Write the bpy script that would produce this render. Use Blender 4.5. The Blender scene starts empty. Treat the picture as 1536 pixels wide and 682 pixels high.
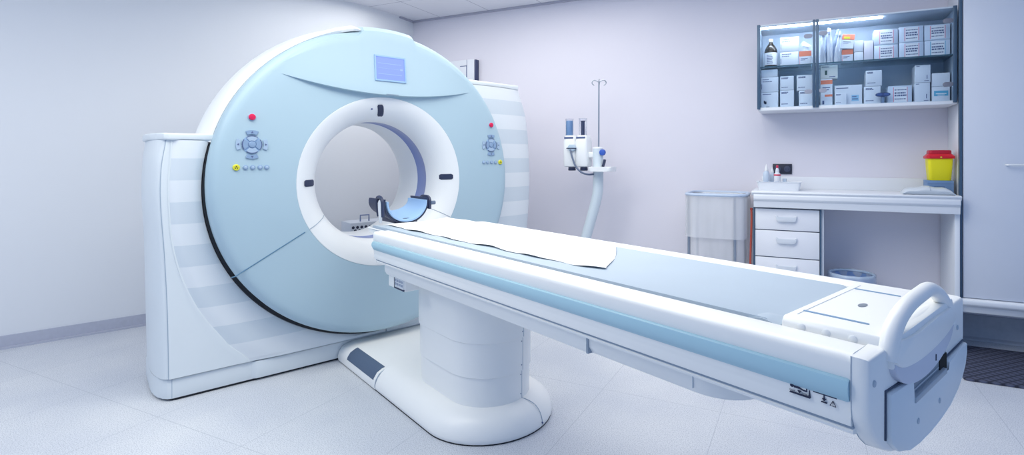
import bpy, bmesh, math, random
from math import sin, cos, pi, sqrt, radians, atan2
from mathutils import Vector, Matrix
random.seed(7)
SC = bpy.context.scene
COL = SC.collection

# ------------------------------------------------------------------ frames
class Frame:
    def __init__(s, ox, oy, deg): s.o = Vector((ox, oy, 0)); s.a = radians(deg)
    def w(s, p):
        c, n = cos(s.a), sin(s.a)
        return Vector((s.o.x + c*p[0] - n*p[1], s.o.y + n*p[0] + c*p[1], p[2] if len(p) > 2 else 0))
G = Frame(-1.1045, 3.336, 41.97)       # scanner: x along its face, y into it, z up
R = Frame(-1.6040, 5.7276, -24.82)     # room: x along the back wall, y into the wall
ZC, RR = 1.112, 0.951                  # bore axis height, front ring radius

# ------------------------------------------------------------------ materials
MATS = {}
def srgb(r, g, b):
    f = lambda c: c/12.92 if c <= .04045 else ((c+.055)/1.055)**2.4
    return (f(r/255), f(g/255), f(b/255), 1)
def mat(name, rgb, rough=.45, metal=0.0, vary=.03, scale=6.0, bump=0.0, spec=.5, emit=None, es=0, alpha=None, trans=0, coat=0):
    if name in MATS: return MATS[name]
    m = bpy.data.materials.new(name); m.use_nodes = True
    nt = m.node_tree; b = nt.nodes['Principled BSDF']
    col = srgb(*rgb)
    tc = nt.nodes.new('ShaderNodeTexCoord'); nz = nt.nodes.new('ShaderNodeTexNoise')
    nz.inputs['Scale'].default_value = scale; nz.inputs['Detail'].default_value = 3
    nt.links.new(tc.outputs['Object'], nz.inputs['Vector'])
    mx = nt.nodes.new('ShaderNodeMix'); mx.data_type = 'RGBA'
    mx.inputs['A'].default_value = tuple(c*(1-vary) for c in col[:3]) + (1,)
    mx.inputs['B'].default_value = tuple(min(1, c*(1+vary)) for c in col[:3]) + (1,)
    nt.links.new(nz.outputs['Fac'], mx.inputs['Factor']); nt.links.new(mx.outputs['Result'], b.inputs['Base Color'])
    b.inputs['Roughness'].default_value = rough; b.inputs['Metallic'].default_value = metal
    b.inputs['Specular IOR Level'].default_value = spec
    if coat: b.inputs['Coat Weight'].default_value = coat; b.inputs['Coat Roughness'].default_value = .15
    if bump:
        bp = nt.nodes.new('ShaderNodeBump'); bp.inputs['Strength'].default_value = bump; bp.inputs['Distance'].default_value = .01
        nt.links.new(nz.outputs['Fac'], bp.inputs['Height']); nt.links.new(bp.outputs['Normal'], b.inputs['Normal'])
    if emit: b.inputs['Emission Color'].default_value = srgb(*emit); b.inputs['Emission Strength'].default_value = es
    if alpha is not None: b.inputs['Alpha'].default_value = alpha
    if trans: b.inputs['Transmission Weight'].default_value = trans
    MATS[name] = m
    return m
def glass(name, tint, glossy=.1, rough=.02):
    if name in MATS: return MATS[name]
    m = bpy.data.materials.new(name); m.use_nodes = True; nt = m.node_tree
    for n in list(nt.nodes): nt.nodes.remove(n)
    o = nt.nodes.new('ShaderNodeOutputMaterial'); mx = nt.nodes.new('ShaderNodeMixShader')
    t = nt.nodes.new('ShaderNodeBsdfTransparent'); g = nt.nodes.new('ShaderNodeBsdfGlossy')
    t.inputs['Color'].default_value = srgb(*tint); g.inputs['Roughness'].default_value = rough
    lw = nt.nodes.new('ShaderNodeFresnel'); lw.inputs['IOR'].default_value = 1.4
    ml = nt.nodes.new('ShaderNodeMath'); ml.operation = 'MULTIPLY'; ml.inputs[1].default_value = glossy*10
    nt.links.new(lw.outputs[0], ml.inputs[0]); nt.links.new(ml.outputs[0], mx.inputs[0])
    nt.links.new(t.outputs[0], mx.inputs[1]); nt.links.new(g.outputs[0], mx.inputs[2]); nt.links.new(mx.outputs[0], o.inputs[0])
    MATS[name] = m
    return m
def film(name, rgb, amount, rough=.35):
    """thin cloudy plastic film: part diffuse, part clear"""
    if name in MATS: return MATS[name]
    m = bpy.data.materials.new(name); m.use_nodes = True; nt = m.node_tree
    for n in list(nt.nodes): nt.nodes.remove(n)
    o = nt.nodes.new('ShaderNodeOutputMaterial'); mx = nt.nodes.new('ShaderNodeMixShader')
    t = nt.nodes.new('ShaderNodeBsdfTransparent'); p = nt.nodes.new('ShaderNodeBsdfPrincipled')
    p.inputs['Base Color'].default_value = srgb(*rgb); p.inputs['Roughness'].default_value = rough
    tc = nt.nodes.new('ShaderNodeTexCoord'); nz = nt.nodes.new('ShaderNodeTexNoise'); nz.inputs['Scale'].default_value = 9
    mp = nt.nodes.new('ShaderNodeMapping'); mp.inputs['Scale'].default_value = (1, 1, .15)
    nt.links.new(tc.outputs['Object'], mp.inputs[0]); nt.links.new(mp.outputs[0], nz.inputs['Vector'])
    mr = nt.nodes.new('ShaderNodeMapRange'); mr.inputs['To Min'].default_value = amount-.2; mr.inputs['To Max'].default_value = amount+.2
    nt.links.new(nz.outputs['Fac'], mr.inputs[0]); nt.links.new(mr.outputs[0], mx.inputs[0])
    nt.links.new(t.outputs[0], mx.inputs[1]); nt.links.new(p.outputs[0], mx.inputs[2]); nt.links.new(mx.outputs[0], o.inputs[0])
    MATS[name] = m
    return m

WHITE = mat('white_plastic', (238, 241, 243), .38, vary=.015)
TWHITE = mat('table_white_plastic', (246, 247, 246), .35, vary=.015)
OFFW = mat('cover_white_plastic', (228, 235, 239), .42, vary=.015)
BLUE = mat('pale_blue_plastic', (177, 202, 215), .46, vary=.02, scale=2)
VISOR = mat('visor_blue_plastic', (178, 211, 226), .36, vary=.02, scale=2)
STRIPB = mat('accent_blue_plastic', (174, 211, 226), .3, vary=.02)
PURP = mat('scan_window_film', (128, 144, 196), .3, vary=.03)
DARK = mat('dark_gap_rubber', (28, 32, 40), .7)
NAVY = mat('dark_navy_plastic', (42, 52, 82), .45)
GREYP = mat('slate_rubber_pad', (84, 102, 128), .6, bump=.1, scale=90)
SEAM = mat('seam_shadow_gap', (156, 170, 186), .8)
PADB = mat('grey_blue_vinyl', (180, 195, 209), .5, vary=.03)
CUSH = mat('light_blue_vinyl', (150, 184, 222), .5, vary=.03)
PAPER = mat('white_paper', (250, 250, 250), .9, vary=.01, bump=.1, scale=14)
LAM = mat('white_laminate', (232, 236, 242), .4, vary=.012)
STEEL = mat('brushed_steel', (170, 178, 190), .3, .9)
POST = mat('blue_grey_profile', (74, 98, 122), .35, .3)
BUT = mat('grey_button', (140, 166, 198), .4)
BUTL = mat('pale_button', (170, 192, 216), .4)
RED = mat('red_button', (222, 30, 84), .35)
YEL = mat('yellow_button', (226, 222, 60), .4)
INK = mat('dark_ink', (40, 48, 76), .7)
INKB = mat('grey_ink', (92, 106, 146), .8)

# ------------------------------------------------------------------ mesh helpers
def new(): return bmesh.new()
def box(bm, x0, x1, y0, y1, z0, z1, bev=0.0, seg=2):
    t = bmesh.new(); bmesh.ops.create_cube(t, size=1)
    for v in t.verts:
        v.co = Vector(((x0+x1)/2 + v.co.x*(x1-x0), (y0+y1)/2 + v.co.y*(y1-y0), (z0+z1)/2 + v.co.z*(z1-z0)))
    if bev: bmesh.ops.bevel(t, geom=list(t.edges), offset=bev, segments=seg, affect='EDGES', profile=.5)
    merge(bm, t); return bm
def merge(bm, t, M=None):
    if M is not None: bmesh.ops.transform(t, matrix=M, verts=t.verts)
    me = bpy.data.meshes.new('tmp'); t.to_mesh(me); t.free(); bm.from_mesh(me); bpy.data.meshes.remove(me)
def loft(bm, rings, closed=True, cap=True, cyc=False):
    """rings: lists of 3D points of one length"""
    V = [[bm.verts.new(p) for p in r] for r in rings]
    n = len(rings[0]); m = len(rings)
    for i in range(m if cyc else m-1):
        a, b = V[i], V[(i+1) % m]
        for j in range(n if closed else n-1):
            k = (j+1) % n
            try: bm.faces.new((a[j], a[k], b[k], b[j]))
            except ValueError: pass
    if cap and closed and not cyc:
        bm.faces.new(V[0][::-1]); bm.faces.new(V[-1])
    return bm
def prism(bm, poly, axis, d0, d1, bev=0.0, seg=2):
    """poly in the two other axes, extruded along axis 'x','y' or 'z'"""
    f = {'x': lambda a, b, d: (d, a, b), 'y': lambda a, b, d: (a, d, b), 'z': lambda a, b, d: (a, b, d)}[axis]
    t = bmesh.new()
    loft(t, [[f(a, b, d0) for a, b in poly], [f(a, b, d1) for a, b in poly]])
    if bev: bmesh.ops.bevel(t, geom=list(t.edges), offset=bev, segments=seg, affect='EDGES', profile=.5, clamp_overlap=True)
    merge(bm, t); return bm
def rrect(x0, x1, y0, y1, r, n=6):
    out = []
    for cx, cy, a0 in ((x1-r, y1-r, 0), (x0+r, y1-r, 90), (x0+r, y0+r, 180), (x1-r, y0+r, 270)):
        for i in range(n+1):
            a = radians(a0 + 90*i/n); out.append((cx + r*cos(a), cy + r*sin(a)))
    return out
def stadium(cx, y0, y1, hw, n=20):
    out = []
    for i in range(n+1):
        a = pi*i/n; out.append((cx + hw*cos(a), y1-hw + hw*sin(a)))
    for i in range(n+1):
        a = pi + pi*i/n; out.append((cx + hw*cos(a), y0+hw + hw*sin(a)))
    return out
def revolve_y(bm, prof, a0=0, a1=2*pi, n=128, zc=ZC, flip=False):
    """prof (r, y) swept round the scanner axis"""
    full = abs(a1-a0-2*pi) < 1e-6
    rings = []
    for i in range(n if full else n+1):
        a = a0 + (a1-a0)*i/n
        rings.append([(r*cos(a), y, zc + r*sin(a)) for r, y in prof])
    loft(bm, rings, closed=False, cap=False, cyc=full); return bm
def lathe(bm, prof, cx=0, cy=0, n=32, sx=1, sy=1):
    rings = [[(cx + sx*r*cos(2*pi*j/n), cy + sy*r*sin(2*pi*j/n), z) for j in range(n)] for r, z in prof]
    loft(bm, rings, closed=True, cap=True); return bm
def tube(bm, pts, r, n=10, closed=False, radii=None):
    P = [Vector(p) for p in pts]; m = len(P); rings = []; up = None
    for i in range(m):
        if closed: d = (P[(i+1) % m]-P[i-1])
        else: d = P[min(i+1, m-1)]-P[max(i-1, 0)]
        d.normalize()
        if up is None: up = Vector((0, 0, 1)) if abs(d.z) < .9 else Vector((1, 0, 0))
        s = d.cross(up).normalized(); up = s.cross(d).normalized()
        rr = radii[i] if radii else r
        rings.append([P[i] + s*rr*cos(2*pi*j/n) + up*rr*sin(2*pi*j/n) for j in range(n)])
    loft(bm, rings, cyc=closed); return bm
def smooth_path(pts, n=8):
    P = [Vector(p) for p in pts]; out = []
    for i in range(len(P)-1):
        a, b, c, d = P[max(i-1, 0)], P[i], P[i+1], P[min(i+2, len(P)-1)]
        for k in range(n):
            t = k/n
            out.append(.5*((2*b) + (c-a)*t + (2*a-5*b+4*c-d)*t*t + (3*b-a-3*c+d)*t**3))
    out.append(P[-1]); return out
def disc_y(bm, x, z, r, y, h, n=20, bev=.3, sx=1):
    """button: short cylinder standing off toward -y"""
    prof = [(r, 0), (r, -h*(1-bev)), (r*(1-.5*bev), -h), (r*.35, -h*1.12)]
    rings = [[(x + sx*q*cos(2*pi*j/n), y + d, z + q*sin(2*pi*j/n)) for j in range(n)] for q, d in prof]
    loft(bm, rings); return bm

# ------------------------------------------------------------------ objects
def finish(o, bm, m, angle=35):
    bmesh.ops.remove_doubles(bm, verts=bm.verts, dist=1e-6)
    bmesh.ops.recalc_face_normals(bm, faces=bm.faces)
    me = o.data; bm.to_mesh(me); bm.free()
    if m: me.materials.append(m)
    me.polygons.foreach_set('use_smooth', [True]*len(me.polygons))
    me.set_sharp_from_angle(angle=radians(angle)); me.update()
BASE = {}
def thing(name, label, cat, base, fr, group=None):
    o = bpy.data.objects.new(name, None); COL.objects.link(o)
    o.empty_display_size = .1
    o.location = fr.w(base); o.rotation_euler = (0, 0, fr.a)
    o['label'] = label; o['category'] = cat
    if group: o['group'] = group
    BASE[o.name] = Vector(base); return o
def part(name, bm, m, parent, label=None, angle=35):
    b = BASE[parent.name]
    bmesh.ops.translate(bm, vec=-b, verts=bm.verts)
    o = bpy.data.objects.new(name, bpy.data.meshes.new(name)); COL.objects.link(o)
    finish(o, bm, m, angle); o.parent = parent; BASE[o.name] = b
    if label: o['label'] = label
    return o
def single(name, bm, m, label, cat, base, fr, group=None, kind=None, angle=35):
    b = Vector(base)
    bmesh.ops.translate(bm, vec=-b, verts=bm.verts)
    o = bpy.data.objects.new(name, bpy.data.meshes.new(name)); COL.objects.link(o)
    finish(o, bm, m, angle); o.location = fr.w(base); o.rotation_euler = (0, 0, fr.a)
    if label: o['label'] = label
    if cat: o['category'] = cat
    if group: o['group'] = group
    if kind: o['kind'] = kind
    BASE[o.name] = b; return o
def struct(name, bm, m, base, fr): return single(name, bm, m, None, None, base, fr, kind='structure')
def text_bm(s, size, M):
    cu = bpy.data.curves.new('lettering', 'FONT'); cu.body = s; cu.size = size; cu.extrude = size*.02; cu.resolution_u = 2
    o = bpy.data.objects.new('lettering', cu); COL.objects.link(o)
    dg = bpy.context.evaluated_depsgraph_get(); dg.update()
    me = bpy.data.meshes.new_from_object(o.evaluated_get(dg))
    bpy.data.objects.remove(o); bpy.data.curves.remove(cu)
    bm = bmesh.new(); bm.from_mesh(me); bpy.data.meshes.remove(me)
    bmesh.ops.transform(bm, matrix=M, verts=bm.verts); return bm

# ================================================================== THE ROOM
def floor_mat():
    m = bpy.data.materials.new('speckled_vinyl_floor'); m.use_nodes = True; nt = m.node_tree; b = nt.nodes['Principled BSDF']
    N = nt.nodes.new; L = nt.links.new
    tc = N('ShaderNodeTexCoord')
    n1 = N('ShaderNodeTexNoise'); n1.inputs['Scale'].default_value = 220; n1.inputs['Detail'].default_value = 2
    n2 = N('ShaderNodeTexNoise'); n2.inputs['Scale'].default_value = 1.7; n2.inputs['Detail'].default_value = 4
    n3 = N('ShaderNodeTexNoise'); n3.inputs['Scale'].default_value = 30; n3.inputs['Detail'].default_value = 5
    for n in (n1, n2, n3): L(tc.outputs['Object'], n.inputs['Vector'])
    r1 = N('ShaderNodeValToRGB'); r1.color_ramp.elements[0].position = .36; r1.color_ramp.elements[1].position = .54
    r1.color_ramp.elements[0].color = srgb(182, 187, 196); r1.color_ramp.elements[1].color = srgb(222, 225, 230)
    L(n1.outputs['Fac'], r1.inputs[0])
    mx = N('ShaderNodeMix'); mx.data_type = 'RGBA'; mx.blend_type = 'MULTIPLY'; mx.inputs['Factor'].default_value = 1
    r2 = N('ShaderNodeValToRGB'); r2.color_ramp.elements[0].position = .35; r2.color_ramp.elements[1].position = .65
    r2.color_ramp.elements[0].color = srgb(238, 240, 245); r2.color_ramp.elements[1].color = srgb(255, 255, 255)
    L(n2.outputs['Fac'], r2.inputs[0]); L(r1.outputs[0], mx.inputs['A']); L(r2.outputs[0], mx.inputs['B'])
    # fine seams between 0.62 m tiles
    sp = N('ShaderNodeSeparateXYZ'); L(tc.outputs['Object'], sp.inputs[0])
    def seam(axis, off, per):
        a = N('ShaderNodeMath'); a.operation = 'ADD'; a.inputs[1].default_value = off; L(sp.outputs[axis], a.inputs[0])
        p = N('ShaderNodeMath'); p.operation = 'PINGPONG'; p.inputs[1].default_value = per/2; L(a.outputs[0], p.inputs[0])
        l = N('ShaderNodeMath'); l.operation = 'LESS_THAN'; l.inputs[1].default_value = .0018; L(p.outputs[0], l.inputs[0]); return l
    s1 = seam('X', -2.87+6.2, .62); s2 = seam('Y', 3.03, 1.2)
    mxm = N('ShaderNodeMath'); mxm.operation = 'MAXIMUM'; L(s1.outputs[0], mxm.inputs[0]); L(s2.outputs[0], mxm.inputs[1])
    ms = N('ShaderNodeMath'); ms.operation = 'MULTIPLY'; ms.inputs[1].default_value = .45; L(mxm.outputs[0], ms.inputs[0])
    m2 = N('ShaderNodeMix'); m2.data_type = 'RGBA'; m2.inputs['B'].default_value = srgb(150, 158, 172)
    L(ms.outputs[0], m2.inputs['Factor']); L(mx.outputs['Result'], m2.inputs['A']); L(m2.outputs['Result'], b.inputs['Base Color'])
    b.inputs['Roughness'].default_value = .42
    bp = N('ShaderNodeBump'); bp.inputs['Strength'].default_value = .08; bp.inputs['Distance'].default_value = .004
    L(n3.outputs['Fac'], bp.inputs['Height']); L(bp.outputs['Normal'], b.inputs['Normal'])
    return m
def ceil_mat():
    m = mat('ceiling_panel_paint', (228, 230, 238), .8, vary=.01); nt = m.node_tree; b = nt.nodes['Principled BSDF']
    src = b.inputs['Base Color'].links[0].from_socket
    N = nt.nodes.new; L = nt.links.new
    tc = N('ShaderNodeTexCoord'); sp = N('ShaderNodeSeparateXYZ'); L(tc.outputs['Object'], sp.inputs[0])
    outs = []
    for ax, off in (('X', -.376+6), ('Y', 6.02)):
        a = N('ShaderNodeMath'); a.operation = 'ADD'; a.inputs[1].default_value = off; L(sp.outputs[ax], a.inputs[0])
        p = N('ShaderNodeMath'); p.operation = 'PINGPONG'; p.inputs[1].default_value = .3; L(a.outputs[0], p.inputs[0])
        l = N('ShaderNodeMath'); l.operation = 'LESS_THAN'; l.inputs[1].default_value = .003; L(p.outputs[0], l.inputs[0]); outs.append(l)
    q = N('ShaderNodeMath'); q.operation = 'MAXIMUM'; L(outs[0].outputs[0], q.inputs[0]); L(outs[1].outputs[0], q.inputs[1])
    mx = N('ShaderNodeMix'); mx.data_type = 'RGBA'; mx.inputs['B'].default_value = srgb(150, 154, 172)
    L(q.outputs[0], mx.inputs['Factor']); L(src, mx.inputs['A']); L(mx.outputs['Result'], b.inputs['Base Color'])
    return m
HC = 2.749
WALL = mat('lavender_white_wall_paint', (226, 224, 234), .75, vary=.012, scale=2, bump=.03)
WALLA = mat('white_wall_paint', (232, 235, 240), .7, vary=.012, scale=2, bump=.03)
# floor and ceiling: one polygon each (room frame), a bit larger than the walls
def wx(p):   # world xy -> room frame
    d = Vector((p[0], p[1], 0)) - R.o; c, n = cos(R.a), sin(R.a)
    return (c*d.x + n*d.y, -n*d.x + c*d.y)
PA = (-3.415, 3.715)                         # a point on the left wall (world)
da = (cos(radians(41.8)), sin(radians(41.8)))
# junction of left wall with the short wall running to the back corner
a0 = wx(PA); a1 = wx((PA[0]+da[0], PA[1]+da[1]))
tj = -a0[0]/(a1[0]-a0[0]); J = (0.0, a0[1] + tj*(a1[1]-a0[1]))
far = wx((PA[0]-3.2*da[0], PA[1]-3.2*da[1]))
outline = [(far[0]-.1, far[1]+.1), (J[0]-.1, J[1]+.05), (-.1, .12), (6.4, .12), (6.4, -6.2), (far[0]-.1, -6.2)]
bm = new(); prism(bm, outline, 'z', -.08, 0); struct('floor', bm, floor_mat(), (0, 0, 0), R)
bm = new(); prism(bm, outline, 'z', HC, HC+.08); struct('ceiling', bm, ceil_mat(), (0, 0, 0), R)
bm = new(); box(bm, -.1, 6.4, 0, .12, 0, HC); struct('wall_back', bm, WALL, (0, 0, 0), R)
nrm = Vector((far[1]-J[1], J[0]-far[0])).normalized()
if nrm.x > 0: nrm = -nrm
# the left wall swings round to the short corner wall in a soft curve (tangent length TL each side of J)
TL = .52
dl = (Vector(far)-Vector(J)).normalized()
A_, B_ = Vector(J)+dl*TL, Vector((0, J[1]+TL))
ARC = []
for i in range(21):
    t = i/20; p = A_*(1-t)**2 + Vector(J)*2*t*(1-t) + B_*t*t; ARC.append((p.x, p.y))
def off_arc(d):
    out = []
    for i, p in enumerate(ARC):
        q0, q1 = Vector(ARC[max(i-1, 0)]), Vector(ARC[min(i+1, 20)]); t = (q1-q0).normalized(); n = Vector((t.y, -t.x))
        out.append((p[0]+n.x*d, p[1]+n.y*d))
    return out
bm = new(); prism(bm, [(0, 0)] + [tuple(B_)] + [(B_.x-.1, B_.y), (-.1, 0)], 'z', 0, HC); struct('wall_corner', bm, WALLA, (0, 0, 0), R)
bm = new(); inner, outer = ARC, [(p[0]-.1, p[1]+.04) for p in ARC]
F_ = [far] + inner; O_ = [(far[0]+nrm.x*.1, far[1]+nrm.y*.1)] + [(p[0]+nrm.x*.1, p[1]+nrm.y*.1) for p in ARC]
loft(bm, [[(a[0], a[1], 0), (a[0], a[1], HC), (c[0], c[1], HC), (c[0], c[1], 0)] for a, c in zip(F_, O_)])
struct('wall_left', bm, WALLA, (0, 0, 0), R)
SKIRT = mat('grey_vinyl_skirting', (186, 190, 206), .6, vary=.08, scale=40)
bm = new()
n2 = -nrm
def run(d, z1):
    q = [far] + ARC; o2 = off_arc(d)
    if (Vector(o2[0])-Vector(ARC[0])).dot(n2) < 0: o2 = off_arc(-d)
    o2 = [(far[0]+n2.x*d, far[1]+n2.y*d)] + o2
    loft(bm, [[(a[0], a[1], 0), (a[0], a[1], z1), (c[0], c[1], z1), (c[0], c[1], 0)] for a, c in zip(q, o2)])
run(.012, .085); run(.035, .012)
struct('baseboard_left', bm, SKIRT, (0, 0, 0), R)
SKIRTB = mat('beige_grey_skirting', (176, 180, 190), .6, vary=.1, scale=40)
bm = new()
prism(bm, [(-.0, 0), (-.012, 0), (-.012, .17), (0, .17)][::-1], 'x', 0.0, 6.4)
prism(bm, [(0, 0), (-.045, 0), (-.042, .012), (-.025, .022), (-.016, .05), (-.012, .08), (0, .08)], 'x', 0.0, 6.4)
struct('baseboard_back', bm, SKIRTB, (0, 0, 0), R)
bm = new(); box(bm, 0.0, .012, B_.y, 0, 0, .085); struct('baseboard_corner', bm, SKIRT, (0, 0, 0), R)
bm = new(); box(bm, .0, 4.7, -.02, 0, HC-.018, HC); box(bm, 0, .02, B_.y, 0, HC-.018, HC)
struct('trim_1', bm, mat('ceiling_edge_trim', (176, 176, 192), .6), (0, 0, 0), R)

# ================================================================== SCANNER
sc = thing('ct_scanner', 'large white and pale blue ring-shaped CT scanner with round bore and striped shoulders', 'ct scanner', (0, .35, 0), G)

# --- blue front ring
bm = new()
revolve_y(bm, [(.53, .004), (.533, 0), (.56, 0), (.70, 0), (.82, 0), (.895, 0), (.918, .003), (.935, .012), (.946, .028), (.951, .05), (.951, .118), (.93, .118)], n=160)
ring = part('front_ring', bm, BLUE, sc, 'pale blue front ring', 50)
# --- visor with the display, swelling out of the ring over a curved lip
zl = lambda x: 1.656 + .205*x*x + (.0 if x < 0 else -.012*x)
def yv(x, v):
    s = max(-.12, 1-(abs(x)/.63)**2.2)
    return .003 - .038*s*(1-v)**1.2 - .009*s
bm = new(); rows = []
NX, NV = 72, 16
for i in range(NX+1):
    x = -.655 + 1.31*i/NX
    hump = .034*max(0, min(1, (.185-abs(x-.015))/.022))
    Ro = .936 + hump - .022*max(0, abs(x)-.3)/.35
    zt = ZC + sqrt(Ro*Ro - x*x)
    z0 = min(zl(x), zt-.002)
    col = [(x, .0, z0-.0015), (x, yv(x, 0)*.75, z0-.001), (x, yv(x, 0)*.97, z0)]
    for k in range(1, NV+1):
        v = k/NV; z = z0 + (zt-z0)*v
        yy = yv(x, v)
        if v > .9: yy += .03*((v-.9)/.1)**2
        col.append((x, yy, z))
    zt2 = ZC + sqrt((Ro+.008)**2 - x*x)
    col.append((x, .06, zt2)); col.append((x, .24 if hump > .02 else .10, zt2 + (.012 if hump > .02 else 0))); col.append((x, .24 if hump > .02 else .10, zt2-.03))
    rows.append(col)
loft(bm, rows, closed=False, cap=False)
vis = part('display_visor', bm, BLUE, sc, 'pale blue visor above the bore', 30)
# screen
x0, x1, z0, z1 = -.081, .107, 1.75, 1.894
def ys(z): return yv(.01, (z-1.656)/(2.05-1.656))
def quad_slab(x0, x1, z0, z1, off, th):
    b = new()
    loft(b, [[(x0, ys(z0)-off, z0), (x1, ys(z0)-off, z0), (x1, ys(z1)-off, z1), (x0, ys(z1)-off, z1)],
             [(x0, ys(z0)-off+th, z0), (x1, ys(z0)-off+th, z0), (x1, ys(z1)-off+th, z1), (x0, ys(z1)-off+th, z1)]]); return b
def screen_mat():
    m = mat('lit_blue_screen', (36, 54, 140), .35, emit=(120, 142, 226), es=.85)
    return m
bz = new()
for a in ((x0-.008, x1+.008, z0-.009, z0), (x0-.008, x1+.008, z1, z1+.009), (x0-.008, x0, z0, z1), (x1, x1+.008, z0, z1)):
    t = quad_slab(*a, .008, .02); merge(bz, t)
fr_ = part('screen_bezel', bz, mat('bezel_blue', (150, 186, 226), .4), vis)
scr = part('display_screen', quad_slab(x0, x1, z0, z1, .003, .01), screen_mat(), vis, 'glowing violet-blue screen')
b = new()
for zz, h_ in ((1.852, .003), (1.785, .003), (1.822, .0012)):
    merge(b, quad_slab(x0+.012, x1-.02, zz, zz+h_, .0042, .002))
merge(b, quad_slab(x1-.03, x1-.012, 1.818, 1.828, .0042, .002))
part('screen_line', b, mat('screen_line_light', (60, 80, 170), .4, emit=(134, 158, 238), es=.9), vis)
b = new(); merge(b, quad_slab(-.02, .06, 1.6585, 1.661, .006, .006)); part('visor_latch', b, SEAM, vis)

# --- white flare, scan window, rear tube
def flare_r(y): return .385 + .145*max(0, 1-y/.2)**2.4
bm = new()
prof = [(.533, .004), (.53, -.001), (.522, .0)] + [(.385 + .137*(1-t)**2.3, .21*t**1.35) for t in [i/14 for i in range(1, 15)]]
revolve_y(bm, prof, n=160); funnel = part('bore_funnel', bm, WHITE, sc, 'white flared bore ring', 60)
bm = new(); revolve_y(bm, [(.385, .21), (.387, .215), (.387, .335), (.385, .34)], n=128); part('scan_window', bm, PURP, sc, 'lavender blue scan window band')
bm = new(); revolve_y(bm, [(.385, .34), (.382, .345), (.382, .60), (.40, .68), (.45, .76), (.52, .81), (.60, .82), (.93, .82)], n=128); part('rear_cover', bm, WHITE, sc)
# --- white wrap cover round the ring (left sector and right sector), plus full inner shell added to block light
def wrap(a0, a1, lap=None):
    b = new(); rings = []; n = 90
    for i in range(n+1):
        a = a0 + (a1-a0)*i/n; f = 0
        if lap: f = max(0, min(1, (lap-a)/32.0))**.8
        e = 1
        if lap: e = min(1, (i+.35)/5)**.5
        yf = .12 - .128*f
        pr = [(.944, yf+.012), (.952+.006*f, yf), (.962+.008*f, yf+.004), (.972+.006*f, yf+.02), (.985, .17), (.998, .24), (1.003, .30), (.998, .40), (.985, .52), (.963, .66), (.935, .77), (.90, .82), (.88, .82)]
        ar = radians(a)
        rings.append([((.94+(r-.94)*e)*cos(ar), y + (0 if y > .16 else (1-e)*.03), ZC + (.94+(r-.94)*e)*sin(ar)) for r, y in pr])
    loft(b, rings, closed=False, cap=False)
    return b
for a0_, a1_, lp_ in ((99.3, 166, 134), (20, 79, None)):
    part('wrap_cover', wrap(a0_, a1_, lp_), WHITE, sc, None, 60)
bm = new(); revolve_y(bm, [(.935, .09), (.935, .6), (.90, .80)], n=96); part('light_block_shell', bm, OFFW, sc)
# dark gap behind the ring edge
bm = new(); revolve_y(bm, [(.92, .1185), (.960, .120), (.960, .16), (.90, .2)], radians(165), radians(375), n=120, zc=ZC-.017); part('gap_seal', bm, DARK, sc)
# --- front seams across ring and funnel
def seam_on(points, w=.0035):
    b = new(); tube(b, points, w, n=6); return b
def fl(r):                       # depth of funnel surface at radius r
    if r >= .522: return -.001
    t = 1-((r-.385)/.137)**(1/2.3); return .21*t**1.35
def radial(a, r0, r1, n=14):
    return [((r0+(r1-r0)*i/n)*cos(a), (fl(r0+(r1-r0)*i/n) if r0+(r1-r0)*i/n < .53 else -.0005), ZC + (r0+(r1-r0)*i/n)*sin(a)) for i in range(n+1)]
aS = atan2(.847-ZC, -.462)
pl = [(-.85, .0, .628), (-.83, -.0005, .632), (-.815, -.0005, .641), (-.80, -.0005, .650)]
ring_seam = [Vector(p) for p in pl] + [Vector((-.80 + .315*i/8, -.0005, .650 + .184*i/8)) for i in range(1, 9)]
part('ring_seam', seam_on(ring_seam, .0028), mat('blue_seam', (88, 128, 158), .8), ring)
part('ring_seam', seam_on([(-p.x, p.y, p.z) for p in ring_seam], .0028), MATS['blue_seam'], ring)
part('funnel_seam', seam_on(radial(aS, .53, .40), .0022), SEAM, funnel)
part('funnel_seam', seam_on(radial(pi-aS, .53, .40), .0022), SEAM, funnel)
# --- laser windows on the funnel
def laser(a, r0, r1, hw, skew=0):
    b = new(); rows = []
    for i in range(9):
        r = r0 + (r1-r0)*i/8; y = fl(r)
        w = hw*(1 if 0 < i < 8 else .7)
        da_ = w/r; sk = skew*(i/8-.5)
        rows.append([((r+dr)*cos(a+s*da_+sk), y-off, ZC + (r+dr)*sin(a+s*da_+sk)) for s, off, dr in ((-1, .001, 0), (-.8, .006, 0), (.8, .006, 0), (1, .001, 0))])
    loft(b, rows, closed=True, cap=True); return b
for a, sk in ((pi-.0, 0), (0.035, 0), (pi/2+.05, -.05)):
    lw = part('laser_window', laser(a, .485, .415, .02, sk), NAVY, funnel, 'dark laser window')
    part('laser_glass', laser(a, .475, .43, .011, sk).copy() if False else laser(a, .472, .435, .01, sk), mat('laser_glass', (70, 88, 130), .15), lw)
b = new(); disc_y(b, -.085, ZC+.455, .006, fl(.463)-.0, .004); part('indicator_dot', b, INKB, funnel)

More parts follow.
